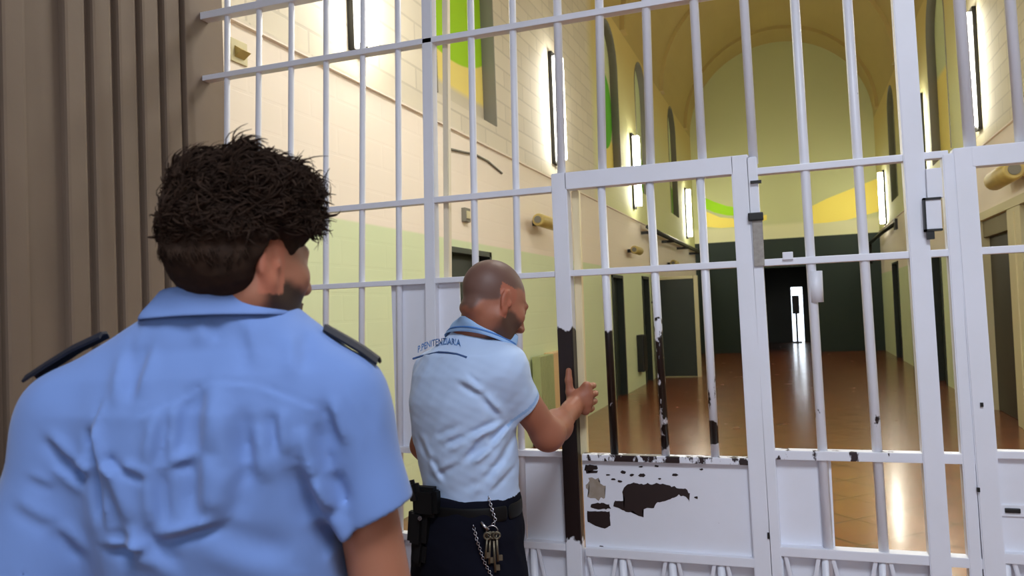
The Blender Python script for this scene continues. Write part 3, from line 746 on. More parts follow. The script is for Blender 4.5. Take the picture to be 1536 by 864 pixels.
def ss(x,a,b): t=np.clip((x-a)/(b-a),0,1); return t*t*(3-2*t)
def fbm(P,f,seed=0,oct=3):
    r=np.random.RandomState(seed); o=np.zeros(len(P)); a=1.
    for _ in range(oct):
        for _ in range(4):
            d=r.normal(size=3); d/=np.linalg.norm(d); o+=a*.35*np.sin(P@d*f*r.uniform(.7,1.4)*2*PI+r.uniform(0,6.3))
        f*=2.1; a*=.5
    return o
def foldfn(folds,side=-1,base=None):
    """folds: (x0,z0,x1,z1,width,amp) ridge/valley pairs lying on the back surface"""
    def fn(x,y,z):
        o=np.zeros(len(x))
        for x0,z0,x1,z1,w,a in folds:
            dx,dz=x1-x0,z1-z0; L=dx*dx+dz*dz; t=((x-x0)*dx+(z-z0)*dz)/L; tc=np.clip(t,0,1)
            ex=x-x0-tc*dx; ez=z-z0-tc*dz; d=np.sqrt(ex*ex+ez*ez); sg=np.sign(ex*dz-ez*dx); q=d*sg/w
            env=np.exp(-np.maximum(np.maximum(-t,t-1),0)*4)*np.clip(1.15-np.abs(2*tc-1)**2,0,1)
            o+=a*env*(q*1.6)*np.exp(-q*q)
        if base is not None: o+=base(np.stack([x,y,z],1))
        return o
    return fn
def hand_grip(F,wrist,palm,knuck,cd,thumb,rf=.0085):
    """palm + four curled fingers + raised thumb; cd = chains of finger joints"""
    F.cone(wrist,palm,.024,.030,.02)
    for kp in knuck: F.cone(palm,kp,.022,.0125,.016)
    for chain in cd:
        for a,b in zip(chain,chain[1:]): F.cone(a,b,rf*1.12,rf,.005)
    for (a,ra),(b,rb) in zip(thumb,thumb[1:]): F.cone(a,b,ra,rb,.01)
# ---------------- the young officer seen from behind, close to the camera
D1=1.10
def s1(x,y,d=D1): return st(x,y,d)
rl=RY@st(345,640,D1); root1=thing('person','person in blue uniform shirt with thick dark wavy hair, back turned, nearest the camera','person',(float(rl[0]),float(rl[1]),0))
hc=s1(366,392,1.10); HR=rotm(math.radians(39),math.radians(-4),math.radians(-2)); hs=.90
def skincols(P,c,R,s,beard,shave,base):
    q=loc(P,c,R,s); x,y,z=q.T; col=np.tile(np.array(lin(base)),(len(P),1))
    inh=(np.linalg.norm(q,axis=1)<.2)
    ear=(np.abs(x)>.072)&(np.abs(y+.006)<.03)&(np.abs(z+.006)<.045)
    n_=fbm(P,14,3)*.012
    b=ss(y+n_*.6,-.018,.012)*ss(-z+n_*.5-np.clip(y-.03,0,.1)*.42,.012,.034)*ss(z,-.155,-.125)*(~ear)*inh
    b*=1-.85*np.exp(-((x/.016)**2+((z+.067)/.006)**2))
    col=col*(1-b[:,None]*.93)+np.array(lin(beard))*b[:,None]*.93
    if shave is not None:
        sc_=ss(z+np.clip(-(y+.0),-.06,.09)*.85-np.clip(y-.055,0,.1)*2.2+n_,.004,.026)*(~ear)*inh
        col=col*(1-sc_[:,None]*.8)+np.array(lin(shave))*sc_[:,None]*.8
    ey=np.exp(-(((np.abs(x)-.032)/.013)**2+((z-.001)/.005)**2))*(y>.07)*inh; br_=np.exp(-(((np.abs(x)-.034)/.018)**2+((z-.026)/.005)**2))*(y>.05)*inh
    for k_ in (ey,br_): col=col*(1-k_[:,None]*.85)+np.array(lin((.10,.07,.05)))*k_[:,None]*.85
    lp=np.exp(-((x/.022)**2+((z+.067)/.008)**2))*(y>.08)*inh; col=col*(1-.5*lp[:,None])+np.array(lin((.62,.33,.28)))*.5*lp[:,None]
    er=ear.astype(float)[:,None]*.25; col=col*(1-er)+np.array(lin((.72,.36,.28)))*er
    return col
sh_l=s1(105,627,1.10); sh_r=s1(513,600,1.10)
el_l=s1(38,935,1.08); el_r=s1(580,925,1.12)
wr_l=s1(20,1180,1.02)+0; wr_r=s1(575,1180,1.02)
base1=s1(345,560,1.10)
F=Field(np.array([-.75,.75,.60]),np.array([.15,1.5,1.85]),.0042) if False else None
lo=np.min([sh_l,sh_r,el_l,el_r,wr_l,wr_r,hc],0)-.13; hi=np.max([sh_l,sh_r,el_l,el_r,wr_l,wr_r,hc],0)+.17; lo[2]-=.12
F=Field(lo,hi,.0045)
T=head(F,hc,HR,hs)
nb=s1(337,464,1.145)
F.cone(T(0,-.004,-.045),nb,.049,.052,.03); F.cone(T(0,.01,-.06),nb+V3(0,.02,0),.048,.052,.03); F.cone(nb,nb+V3(0,0,-.10),.052,.085,.03)
chest=nb+V3(-.01,.02,-.20)
F.cone(nb+V3(0,.01,-.10),chest,.09,.12,.06); F.cone(chest,chest+V3(0,0,-.2),.12,.12,.06)
for S,E,W_ in ((sh_l,el_l,wr_l),(s1(532,655,1.10),el_r,wr_r)):
    F.cone(nb+V3(0,.01,-.11),S+V3(0,0,-.0),.06,.048,.06); F.cone(S,E,.040,.043,.03); F.cone(E,W_,.043,.026,.02)
    sgx=1 if E is el_r else -1
    dn=(W_-E)/np.linalg.norm(W_-E); fw=V3(0,1,0); pm=W_+dn*.05
    F.cone(W_,pm,.026,.028,.02); F.cone(W_+fw*.01,pm+fw*.022+dn*.01,.018,.016,.02); F.cone(W_-fw*.005,pm-fw*.02+dn*.01,.018,.015,.02)
    for k,(o,l) in enumerate(((.030,.070),(.010,.080),(-.010,.074),(-.028,.058))):
        a=pm+fw*o+dn*.02; b=a+dn*l*.5+V3(-sgx*.004,0,0); c2=b+dn*l*.42+V3(-sgx*.014,.004,0); F.cone(a,b,.0105,.009,.004); F.cone(b,c2,.009,.0075,.003)
    a=W_+dn*.03+fw*.02; b=a+dn*.035+fw*.028+V3(-sgx*.006,0,0); F.cone(a,b,.0135,.011,.01); F.cone(b,b+dn*.03+fw*.006,.011,.009,.004)
BF1=F; solid('body',F,M['skin'],root1,lambda P:skincols(P,hc,HR,hs,(.13,.10,.08),(.22,.16,.12),(.60,.40,.31)),2)
# hair: a shaped cap under many short curved locks
hairm=worn('dark_brown_hair',(.085,.06,.05),(.21,.145,.10),.8,60); hairm.node_tree.nodes['Principled BSDF'].inputs['Specular IOR Level'].default_value=.12
F=Field(hc-.19,hc+.19,.0032); X=lambda x,y,z:T(x,y,z)
F.ell(X(-.004,-.004,.084),(.084,.090,.074),HR,k=.02); F.ell(X(.0,.044,.088),(.066,.050,.046),HR,k=.03)
F.ell(X(-.040,-.040,.095),(.050,.050,.054),HR,k=.03); F.ell(X(.038,.0,.112),(.05,.06,.038),HR,k=.03); F.ell(X(0,-.014,.030),(.079,.101,.086),HR,k=.03); F.ell(X(0,-.046,-.004),(.064,.050,.052),HR,k=.03)
# clear the face and the ears
F.ell(X(0,.115,-.030),(.12,.078,.088),HR,k=.012,op='s')
F.ell(X(-.077,-.010,-.003),(.026,.040,.050),HR,k=.02); F.ell(X(-.079,-.028,.016),(.026,.032,.034),HR,k=.02)
for sx in (1,): F.ell(X(sx*.090,.006,-.032),(.028,.036,.056),HR,k=.010,op='s')
def hn(x,y,z):
    P=np.stack([x,y,z],1); q=loc(P,hc,HR,hs); top=ss(q[:,2],-.04,.06)
    return top*(fbm(P,15,5)*.0075+fbm(P,34,6,2)*.0035)+(1-top)*fbm(P,60,8,2)*.0008
F.disp(hn); P_h,Q_h=F.mesh(); P_h=relax(P_h,Q_h,1)
def strands(P,Q,num,seed,c,R):
    r=np.random.RandomState(seed); fc=P[Q].mean(1); e1=P[Q[:,2]]-P[Q[:,0]]; e2=P[Q[:,3]]-P[Q[:,1]]; nn=np.cross(e1,e2); nn/=np.linalg.norm(nn,axis=1)[:,None]+1e-9
    out=nn*np.sign(((fc-c)*nn).sum(1))[:,None]
    vs=[];fs=[];k=0
    idx=r.choice(len(fc),num,replace=False)
    for i in idx:
        p=fc[i]; n_=out[i]; q=(p-c)@R/hs
        if (q[1]>.035 and q[2]<.055 and abs(q[0])<.06) or (abs(q[0])>.045 and q[2]<.040 and q[1]>-.050): continue
        topw=float(ss(np.array(q[2]),-.045,.075))
        
        ln=(.008+.017*topw)*r.uniform(.6,1.25)
        if r.rand()<.04*topw: ln*=1.5
        flow=R@V3(.25+.5*q[0]/.08,.55 if q[2]>.04 else -.25,-.65 if topw<.5 else .05); flow=flow-n_*(flow@n_); flow/=np.linalg.norm(flow)+1e-9
        rd=r.normal(size=3); rd-=n_*(rd@n_); rd/=np.linalg.norm(rd)+1e-9
        t=flow+rd*.9*topw*r.rand(); t/=np.linalg.norm(t)
        side=np.cross(n_,t); w0=r.uniform(.0012,.0032)*(.6+.5*topw)
        curl=r.uniform(-1,1)*topw; m=6; ring=[]
        for j in range(m):
            s=j/(m-1); lift=(.06+.30*topw)*math.sin(s*2.9)*ln*.9
            pt=p-n_*.002+t*(ln*s)+n_*lift+side*curl*ln*.9*(s**1.6)
            w_=w0*(1-s*.85); ring.append((pt+side*w_,pt+n_*w_*.8,pt-side*w_))
        for j in range(m):
            for a in ring[j]: vs.append(a)
            if j: 
                b0=k+3*(j-1); b1=k+3*j
                for a in range(3): fs.append((b0+a,b0+(a+1)%3,b1+(a+1)%3,b1+a))
        k+=3*m
    return np.array(vs),fs
vs,fs=strands(P_h,Q_h,9000,2,hc,HR)
# a few stray curls at the forehead, breaking the outline on the right
rr=np.random.RandomState(9)
AV=np.concatenate([P_h,vs]); AF=[tuple(q) for q in Q_h.tolist()]+[tuple(i+len(P_h) for i in f) for f in fs]
extra=[]
for (x0,y0),(x1,y1),(x2,y2) in (((446,292),(470,300),(475,296)),((444,305),(466,318),(470,305)),((445,318),(462,324),(468,316)),((440,280),(458,284),(466,292)),((448,300),(460,312),(470,312)),((330,224),(342,214),(352,220)),((350,224),(362,216),(372,222)),((300,226),(312,219),(322,224)),((255,250),(250,262),(256,275)),((446,330),(462,330),(474,322))):
    for k in range(5):
        d=1.04 if x0<400 else 1.03; j=rr.normal(size=6)*2.2
        a=s1(x0+j[0],y0+j[1],d); b=s1(x1+j[2],y1+j[3],d); c2=s1(x2+j[4],y2+j[5],d)
        pts=[a*(1-t)**2+2*b*t*(1-t)+c2*t*t for t in np.linspace(0,1,8)]
        base=len(AV)+len(extra)
        for i_,p in enumerate(pts):
            w_=.0013*(1-i_/8.5)
            extra+= [p+V3(w_,0,0),p+V3(-w_*.5,0,w_*.9),p+V3(-w_*.5,0,-w_*.9)]
            if i_:
                for q_ in range(3): AF.append((base+3*(i_-1)+q_,base+3*(i_-1)+(q_+1)%3,base+3*i_+(q_+1)%3,base+3*i_+q_))
AV=np.concatenate([AV,np.array(extra)])
me=bpy.data.meshes.new('hair'); me.from_pydata((AV@RY.T-np.array(parent_loc(root1))).tolist(),[],AF); me.polygons.foreach_set('use_smooth',[True]*len(me.polygons)); me.materials.append(hairm)
link(bpy.data.objects.new('hair',me),root1)
# shirt
lo=np.min([sh_l,sh_r,el_l,el_r],0)-.14; hi=np.max([sh_l,sh_r,el_l,el_r,nb],0)+.14; lo[2]=.93; lo[1]=.85;hi[1]=1.42
F=Field(lo,hi,.0042)
def row(y,xl,xr,d,b,dd=1.10,tw=0):
    a=s1(xl,y,dd); c=s1(xr,y,dd); return (float((a[2]+c[2])/2),float((a[0]+c[0])/2),d,float((c[0]-a[0])/2),b,tw)
rows=[row(452,268,402,1.130,.066),row(480,244,430,1.125,.084),row(520,205,488,1.13,.088),row(560,130,525,1.125,.105),row(610,100,532,1.12,.118),row(680,108,520,1.12,.125),row(760,125,510,1.12,.122),row(864,140,520,1.13,.118),row(980,150,530,1.13,.115),row(1090,140,545,1.13,.12)]
F.loft(rows,k=.03)

for (xa,ya),(xt,yt),S in (((300,492),(98,609),sh_l),((390,500),(516,592),sh_r)):
    tip=s1(xt,yt,1.10); a_=s1(xa,ya,1.12); F.cone(a_,tip,.050,.045,.04)
    F.cone(a_+V3(0,0,-.06),tip+V3(0,0,-.05),.08,.045,.05)
def sleeves(F,L):
    for S,E,Hm,r0_,r1_,nrm in L:
        G=Field(F.lo,F.lo+(np.array(F.n)-1)*F.h,F.h); G.n=F.n; G.F=np.full(F.n,.08,np.float32)
        d=(Hm-S)/np.linalg.norm(Hm-S); c=nrm/np.linalg.norm(nrm); G.cone(S,Hm+d*.04,r0_,r1_,.02)
        G.put(lambda x,y,z: -((x-Hm[0])*c[0]+(y-Hm[1])*c[1]+(z-Hm[2])*c[2]),Hm-.2,Hm+.2,.003,'s')
        G.cone(Hm-d*.014,Hm+d*.09,r1_-.010,r1_-.008,.003,'s')
        k=.035; hh=np.maximum(k-np.abs(F.F-G.F),0)/k; F.F=np.minimum(F.F,G.F)-hh*hh*k*.25
sleeves(F,[(sh_l,el_l,s1(50,872,1.08),.058,.078,V3(.02,0,-1)),(sh_r,el_r,s1(565,772,1.095),.056,.055,V3(.40,0,-.91))])
px1=lambda x,y:(float(s1(x,y,1.0)[0]),float(s1(x,y,1.0)[2]))
folds=[]
def fold(pts,w,a):
    for p,q in zip(pts,pts[1:]): folds.append((*px1(*p),*px1(*q),w*.8,a*1.35))
k1=1.0
fold([(242,615),(232,700),(238,790)],.016,.007); fold([(306,577),(303,680),(300,776)],.022,-.009); fold([(268,600),(262,690)],.014,.006)
fold([(408,615),(415,690)],.014,-.006); fold([(345,610),(352,700),(340,780)],.020,.006); fold([(372,640),(384,730)],.02,-.006)
fold([(231,812),(333,784)],.011,-.010); fold([(145,826),(225,826)],.010,-.008); fold([(161,524),(178,610)],.016,.005); fold([(205,520),(196,600)],.014,-.005)
fold([(455,640),(475,720),(500,780)],.018,.008); fold([(440,700),(470,790),(500,850)],.02,-.008); fold([(480,600),(505,680)],.014,-.007)
fold([(48,658),(92,702),(118,720)],.012,-.009); fold([(60,700),(110,740)],.012,.006); fold([(125,640),(140,700),(150,790)],.012,-.009); fold([(150,700),(185,790),(200,860)],.018,-.007)
fold([(290,470),(300,520)],.018,.0035); fold([(345,480),(372,560)],.018,-.004); fold([(425,500),(440,565)],.016,.004); fold([(150,690),(180,712)],.01,.006); fold([(180,700),(225,715)],.01,-.005)
fold([(545,610),(556,660)],.012,-.003); fold([(200,800),(260,860)],.018,.006); fold([(300,800),(420,860)],.03,.005); fold([(255,700),(290,690)],.01,-.005)
fold([(142,604),(129,652),(115,700)],.006,-.003); fold([(515,588),(542,652),(531,711)],.006,.003); fold([(0,760),(60,800),(100,850)],.014,-.006); fold([(20,720),(60,740)],.01,-.004)
yoke=[(199,631),(258,604),(311,574),(376,580),(446,609),(470,618)]
for p,q in zip(yoke,yoke[1:]): folds.append((*px1(*p),*px1(*q),.004,.0022))
xm0,xm1=px1(140,700)[0],px1(500,700)[0]; ff=foldfn(folds,base=lambda P:fbm(P*np.array([1,1,.55]),7,11,3)*.0020)
zhem=px1(300,690)[1]
F.disp(lambda x,y,z: ff(x,y,z)*(1-(1-.25*ss(z,zhem-.02,zhem+.04)-.1)*ss(x,xm1,xm1+.03))*(1-.45*ss(-x,-xm0,-xm0+.03)),.035)
sc1=np.array(lin((.385,.49,.695)))
SF1=F; sh1=solid('uniform_shirt',F,M['cloth'],root1,lambda P:np.tile(sc1,(len(P),1))*(1+fbm(P,5,2)[:,None]*.02),1)
# collar: folded band standing round the neck
def ringmesh(name,pts_in,parent,m,th=.004):
    """pts_in: rows of (top, bottom) stance points around; builds a thin thick-walled band"""
    t=bmesh.new(); A=[];B=[]
    for a,b in pts_in: A.append(t.verts.new(RY@a)); B.append(t.verts.new(RY@b))
    for i in range(len(A)-1): t.faces.new((A[i],A[i+1],B[i+1],B[i])).smooth=True
    me=bpy.data.meshes.new(name)
    for v in t.verts: v.co-=Vector(root_loc(parent))
    bmesh.ops.recalc_face_normals(t,faces=t.faces)
    t.to_mesh(me); t.free(); me.materials.append(m); o=bpy.data.objects.new(name,me); link(o,parent)
    so=o.modifiers.new('s','SOLIDIFY'); so.thickness=th; so.offset=0; su=o.modifiers.new('b','SUBSURF'); su.levels=1; su.render_levels=2
    return o
M['shirt_plain']=mat('light_blue_shirt',(.385,.49,.695),.85)
def outer_r(c,d,fields,off=.0035,r0=.15):
    for r in np.arange(r0,.03,-.001):
        q=c+d*r
        for G in fields:
            i=[int(round((q[j]-G.lo[j])/G.h)) for j in range(3)]
            if all(0<=i[j]<G.n[j] for j in range(3)) and G.F[tuple(i)]<off: return r
    return .05
def drape_collar(name,c,Rm,levels,amax,fields,parent,m,extra,th=.004,n=33,rmax=None):
    rows_=[]; angs=np.linspace(-amax,amax,n)
    for li,(dz,ex) in enumerate(levels):
        rr_=[]
        for a in angs:
            d=Rm@V3(math.sin(a),-math.cos(a),0); q_=max(outer_r(c+Rm@V3(0,0,dz),d,fields[:1],r0=.125),outer_r(c+Rm@V3(0,0,dz),d,fields[1:],r0=.084) if rmax else 0,0 if rmax else outer_r(c+Rm@V3(0,0,dz),d,fields,r0=.125))+ex; rr_.append(min(max(q_,rmax[li]-.014),rmax[li]) if rmax else q_)
        rr_=np.array(rr_)
        for _ in range(4): rr_[1:-1]=np.maximum(rr_[1:-1],.5*rr_[1:-1]+.25*(rr_[:-2]+rr_[2:]))
        rows_.append([c+Rm@V3(math.sin(a)*r,-math.cos(a)*r,dz-extra*(1-math.cos(a))) for a,r in zip(angs,rr_)])
    t=bmesh.new(); V_=[[t.verts.new(RY@q) for q in row_] for row_ in rows_]
    for A_,B_ in zip(V_,V_[1:]):
        for i in range(n-1): t.faces.new((A_[i],A_[i+1],B_[i+1],B_[i])).smooth=True
    for v in t.verts: v.co-=Vector(root_loc(parent))
    bmesh.ops.recalc_face_normals(t,faces=t.faces); me=bpy.data.meshes.new(name); t.to_mesh(me); t.free(); me.materials.append(m); o=bpy.data.objects.new(name,me); link(o,parent)
    so=o.modifiers.new('s','SOLIDIFY'); so.thickness=th; so.offset=0; su=o.modifiers.new('b','SUBSURF'); su.levels=1; su.render_levels=2
    return o
nc1=s1(333,437,1.122)
drape_collar('collar',nc1,np.eye(3),[(.004,.002),(.006,.006),(-.008,.008),(-.024,.009),(-.034,.009)],1.9,[SF1,BF1],root1,M['shirt_plain'],.006,rmax=[.090,.094,.100,.105,.109])
# epaulettes
for pts,lb in (([(45,567),(78,545),(115,522),(157,502)],'a'),([(568,541),(545,524),(518,508),(488,491)],'b')):
    P_=[s1(x,y,1.105) for x,y in pts]; mb=MB(); t=bmesh.new(); rws=[]
    for i,p in enumerate(P_):
        w_=[.018,.018,.017,.014][i]
        rws.append([t.verts.new(RY@(p+V3(0,-w_,-.004))),t.verts.new(RY@(p+V3(0,-w_*.5,.003))),t.verts.new(RY@(p+V3(0,w_*.5,.003))),t.verts.new(RY@(p+V3(0,w_,-.004)))])
    for A_,B_ in zip(rws,rws[1:]):
        for i in range(3): t.faces.new((A_[i],A_[i+1],B_[i+1],B_[i]))
    me=bpy.data.meshes.new('epaulette')
    for v in t.verts: v.co-=Vector(root_loc(root1))
    bmesh.ops.recalc_face_normals(t,faces=t.faces); t.to_mesh(me); t.free(); me.materials.append(mat('navy_epaulette_'+lb,(.06,.07,.12),.7)); o=bpy.data.objects.new('epaulette',me); link(o,root1)
    so=o.modifiers.new('s','SOLIDIFY'); so.thickness=.004; so.offset=0
# trousers, belt and shoes (below the frame)
bc=s1(345,1090,1.13); zb=float(bc[2]); F=Field((bc[0]-.26,bc[1]-.24,.02),(bc[0]+.26,bc[1]+.3,zb+.06),.008)
F.loft([(zb-.22,bc[0],bc[1],.175,.125,0),(zb-.08,bc[0],bc[1],.18,.125,0),(zb+.02,bc[0],bc[1],.165,.11,0)],k=.04)
for sx in (-1,1): F.cone((bc[0]+sx*.09,bc[1],zb-.2),(bc[0]+sx*.10,bc[1]+.01,.48),.095,.072,.05); F.cone((bc[0]+sx*.10,bc[1]+.01,.48),(bc[0]+sx*.105,bc[1],.08),.072,.06,.03)
F.disp(lambda x,y,z:fbm(np.stack([x,y,z],1),6,4)*.003); solid('trousers',F,M['trouser'],root1,None,1)
def belt(root,c,a,b,tw,z,h=.042,m=None,th=.006):
    P_=[]
    for t_ in np.linspace(0,2*PI,49): u,v=a*math.cos(t_),b*math.sin(t_); x=c[0]+u*math.cos(tw)-v*math.sin(tw); y=c[1]+u*math.sin(tw)+v*math.cos(tw); P_.append((V3(x,y,z+h/2),V3(x,y,z-h/2)))
    return ringmesh('belt',P_,root,m or M['leather'],th)
belt(root1,bc,.176,.12,0,zb+.0)
def shoes(root,c,off,yaw=0,lab=''):
    for sx in (-1,1):
        f=V3(math.sin(yaw),math.cos(yaw),0); r=V3(math.cos(yaw),-math.sin(yaw),0); o=V3(c[0],c[1],0)+r*sx*off
        F=Field(o-.2+V3(0,0,.195),o+V3(.2,.2,.16),.006)
        F.cone(o+V3(0,0,.05)-f*.04,o+V3(0,0,.11)-f*.03,.045,.045,.03); F.cone(o+V3(0,0,.048)-f*.05,o+V3(0,0,.042)+f*.13,.043,.036,.04)
        F.put(lambda x,y,z:(z-.008)+0*x+0*y,o-.2,o+.2,.003,'s')
        solid('shoe',F,M['shoe'],root,None,1)
shoes(root1,bc,.105)
# ---------------- the officer at the gate
D2=2.36
def s2(x,y,d=D2): return st(x,y,d)
rl=RY@s2(700,750,2.36); root2=thing('person','person with shaved head in pale blue polo shirt, gripping the barred gate edge','person',(float(rl[0]),float(rl[1]),0))
h2=s2(741,453,2.33); HR2=rotm(math.radians(57),math.radians(-27),math.radians(3)); hs2=1.03
sr=s2(752,556,2.27); er=s2(822,652,2.38)
W2S=lambda p:RY.T@np.array(p,float)   # world -> stance
grip=W2S(onY(862,596,YG-.035)); wr2=W2S(onY(856,616,YG-.12))
sl=s2(655,556,2.52); el2=s2(636,668,2.60); wl2=s2(672,730,2.72)
pts=[h2,sr,er,grip,wr2,sl,el2,wl2]; lo=np.min(pts,0)-.13; hi=np.max(pts,0)+.15; lo[2]-=.05
F=Field(lo,hi,.0036)
T2=head(F,h2,HR2,hs2)
nb2=s2(716,512,2.395)
F.cone(T2(0,-.022,-.04),nb2,.049,.050,.03); F.cone(T2(0,.0,-.06),nb2+V3(.02,.02,0),.046,.050,.03)
# roll at the nape
F.ell(T2(0,-.068,-.05),np.array([.042,.020,.018]),HR2,k=.03)
ch2=s2(700,610,2.40); F.cone(nb2,ch2,.075,.12,.06); F.cone(ch2,s2(700,690,2.40),.12,.12,.05)
F.cone(nb2+V3(0,0,-.06),sr,.05,.05,.05); F.cone(nb2+V3(0,0,-.06),sl,.05,.05,.05)
F.cone(sr,er,.054,.043,.03); F.cone(er,er+(wr2-er)*.35,.047,.046,.03); F.cone(er+(wr2-er)*.35,wr2,.046,.029,.03)
F.cone(sl,el2,.05,.042,.03); F.cone(el2,wl2,.043,.028,.02)
dn=(wl2-el2)/np.linalg.norm(wl2-el2); pm=wl2+dn*.05; F.cone(wl2,pm,.027,.03,.02)
for k,o_ in enumerate((.028,.010,-.010,-.027)):
    a=pm+V3(0,0,o_)+dn*.02; b=a+dn*.038; F.cone(a,b,.0105,.0095,.004); F.cone(b,b+dn*.018+V3(-.02,.01,-.004),.0095,.008,.004)
F.cone(wl2+dn*.03+V3(0,0,.02),wl2+dn*.07+V3(-.015,0,.045),.013,.010,.008)
# right hand round the gate stile: back of the hand to the camera, fingers curl behind the edge
def wp(px_,py_,dy): return W2S(onY(px_,py_,YG+dy))
palm=wp(869,600,-.050)
kn=[wp(880,580,-.052),wp(883,592,-.052),wp(882,604,-.051),wp(878,615,-.050)]
chains=[]
for k,kp in enumerate(kn):
    wk=RY@kp; z=wk[2]; xk=wk[0]; sz=(1,1.05,1,.88)[k]
    chains.append([kp,W2S((xk+.007,YG-.012,z-.002)),W2S((xk+.004,YG+.026*sz,z-.004)),W2S((xk-.020*sz,YG+.046*sz,z-.006))])
th=[(wp(858,604,-.052),.016),(wp(855,588,-.056),.0145),(wp(853,570,-.054),.0125),(wp(853,556,-.050),.0105)]
F.cone(wr2,palm,.028,.034,.025); F.cone(wr2,th[0][0],.024,.018,.02)
for kp in kn: F.cone(palm,kp,.029,.0185,.016)
for ch in chains:
    for i_,(a,b) in enumerate(zip(ch,ch[1:])): F.cone(a,b,.0130-.001*i_,.0120-.001*i_,.003)
for (a,ra),(b,rb) in zip(th,th[1:]): F.cone(a,b,ra,rb,.008)
BF2=F; solid('body',F,M['skin'],root2,lambda P:skincols(P,h2,HR2,hs2,(.30,.22,.18),(.33,.27,.25),(.62,.40,.31)),2)
# polo shirt: torso turned away to the right
TW=math.radians(-48)
def row2(y,xl,xr,dd,a,b,tw=TW):
    p=s2(xl,y,dd); q=s2(xr,y,dd); W_=float(q[0]-p[0])/2
    ext=math.sqrt((a*math.cos(tw))**2+(b*math.sin(tw))**2); f_=W_/ext
    return (float((p[2]+q[2])/2),float((p[0]+q[0])/2),dd,a*f_,b*f_,tw)
hem_l=s2(630,738,2.38); hem_r=s2(776,750,2.38); zh=float((hem_l[2]+hem_r[2])/2)
pts=[sr,er,sl,el2,hem_l,hem_r]; lo=np.min(pts,0)-.16; hi=np.max([*pts,nb2],0)+.12; lo[2]=zh-.03
F=Field(lo,hi,.0042)
F.loft([row2(490,688,740,2.385,.07,.07),row2(508,668,754,2.375,.10,.09),row2(530,636,776,2.37,.17,.12),row2(560,617,782,2.375,.19,.13),row2(600,612,778,2.38,.19,.135),row2(650,618,772,2.38,.185,.135),row2(700,628,778,2.38,.185,.14),row2(735,634,778,2.38,.175,.135),row2(752,634,775,2.38,.168,.13)],k=.03,p=2.2)
F.cone(nb2+V3(-.01,.0,-.035),sr+V3(-.0,0,.004),.060,.062,.05); F.cone(nb2+V3(-.02,.02,-.045),sl+V3(.0,0,.0),.066,.058,.05)
sleeves(F,[(sr,er,s2(783,608,2.33),.066,.060,er-sr),(sl,el2,s2(640,622,2.57),.064,.058,el2-sl)])
px2=lambda x,y:(float(s2(x,y,2.25)[0]),float(s2(x,y,2.25)[2])); folds=[]
def fold2(pts,w,a):
    for p,q in zip(pts,pts[1:]): folds.append((*px2(*p),*px2(*q),w,a))
fold2([(765,636),(735,668),(705,690)],.012,-.010); fold2([(755,630),(700,655),(670,672)],.012,-.008); fold2([(766,655),(740,700),(715,728)],.014,.008)
fold2([(640,690),(665,725)],.012,.006); fold2([(760,690),(700,738)],.014,-.007); fold2([(690,570),(725,590),(752,622)],.012,-.008); fold2([(655,660),(690,640)],.012,.006)
fold2([(735,640),(690,690),(650,715)],.012,.006); fold2([(770,700),(735,735)],.01,.005); fold2([(700,560),(718,575)],.008,.004); fold2([(625,660),(645,700)],.012,-.005)
F.disp(foldfn(folds,base=lambda P:fbm(P,7,21,3)*.0022),.035)
pc=np.array(lin((.71,.80,.93))); lb_=np.array(lin((.40,.62,.85)))
def polocol(P):
    c=np.tile(pc,(len(P),1)); Hm=s2(783,608,2.33); d=(er-sr)/np.linalg.norm(er-sr); t_=(P-Hm)@d
    near=np.linalg.norm(P-Hm,axis=1)<.1; m=near&(t_>-.020)&(t_<-.010); c[m]=c[m]*.45+lb_*.55; return c
solid('polo_shirt',F,M['cloth'],root2,polocol,1)
PS=F  # keep the field to drape lettering on it
def on_shirt(x,y):
    """stance point where the camera ray through pixel meets the polo"""
    r=RY.T@ray(x,y); o_=V3(0,0,H)
    for d in np.arange(2.0,2.7,.0015):
        p=o_+r*(d/r[1]); i=[int(round((p[j]-PS.lo[j])/PS.h)) for j in range(3)]
        if all(0<=i[j]<PS.n[j] for j in range(3)) and PS.F[tuple(i)]<.0005: return p
    return o_+r*(2.35/r[1])
# back piping line and the back print, draped on the cloth
line=[(620,538),(632,534),(645,531),(658,528),(672,529),(685,531),(700,536)]
t=MB(); Pl=[on_shirt(x,y)+V3(0,-.002,0) for x,y in line]
t.tube([RY@p for p in Pl],.0032,seg=6); t.build('back_piping',mat('blue_piping',(.22,.33,.52),.7),root2)
lm=mat('blue_back_print',(.24,.42,.64),.7)
def lettering(text,p0,p1,pm,hpx,root):
    cu=bpy.data.curves.new('back_print','FONT'); cu.body=text; cu.size=1; cu.align_x='LEFT'; cu.offset=.018
    o=bpy.data.objects.new('back_print',cu); C.objects.link(o); dg=bpy.context.evaluated_depsgraph_get(); me=bpy.data.meshes.new_from_object(o.evaluated_get(dg)); bpy.data.objects.remove(o)
    bm=bmesh.new(); bm.from_mesh(me); bmesh.ops.triangulate(bm,faces=bm.faces); bmesh.ops.subdivide_edges(bm,edges=bm.edges,cuts=1)
    xs=[v.co.x for v in bm.verts]; x0_,x1_=min(xs),max(xs)
    for v in bm.verts:
        u=(v.co.x-x0_)/(x1_-x0_); vv=v.co.y/.72
        bx=(1-u)**2*p0[0]+2*u*(1-u)*pm[0]+u*u*p1[0]; by=(1-u)**2*p0[1]+2*u*(1-u)*pm[1]+u*u*p1[1]
        v.co=Vector(RY@(on_shirt(bx,by-vv*hpx)+V3(0,-.0035,0)))-Vector(root_loc(root))
    bm.to_mesh(me); bm.free(); me.materials.append(lm); o=bpy.data.objects.new('back_print',me); link(o,root); o['label']='blue lettering across the shoulders'
lettering('P.PENITENZIARIA',(627,529),(691,519),(656,511),10,root2)
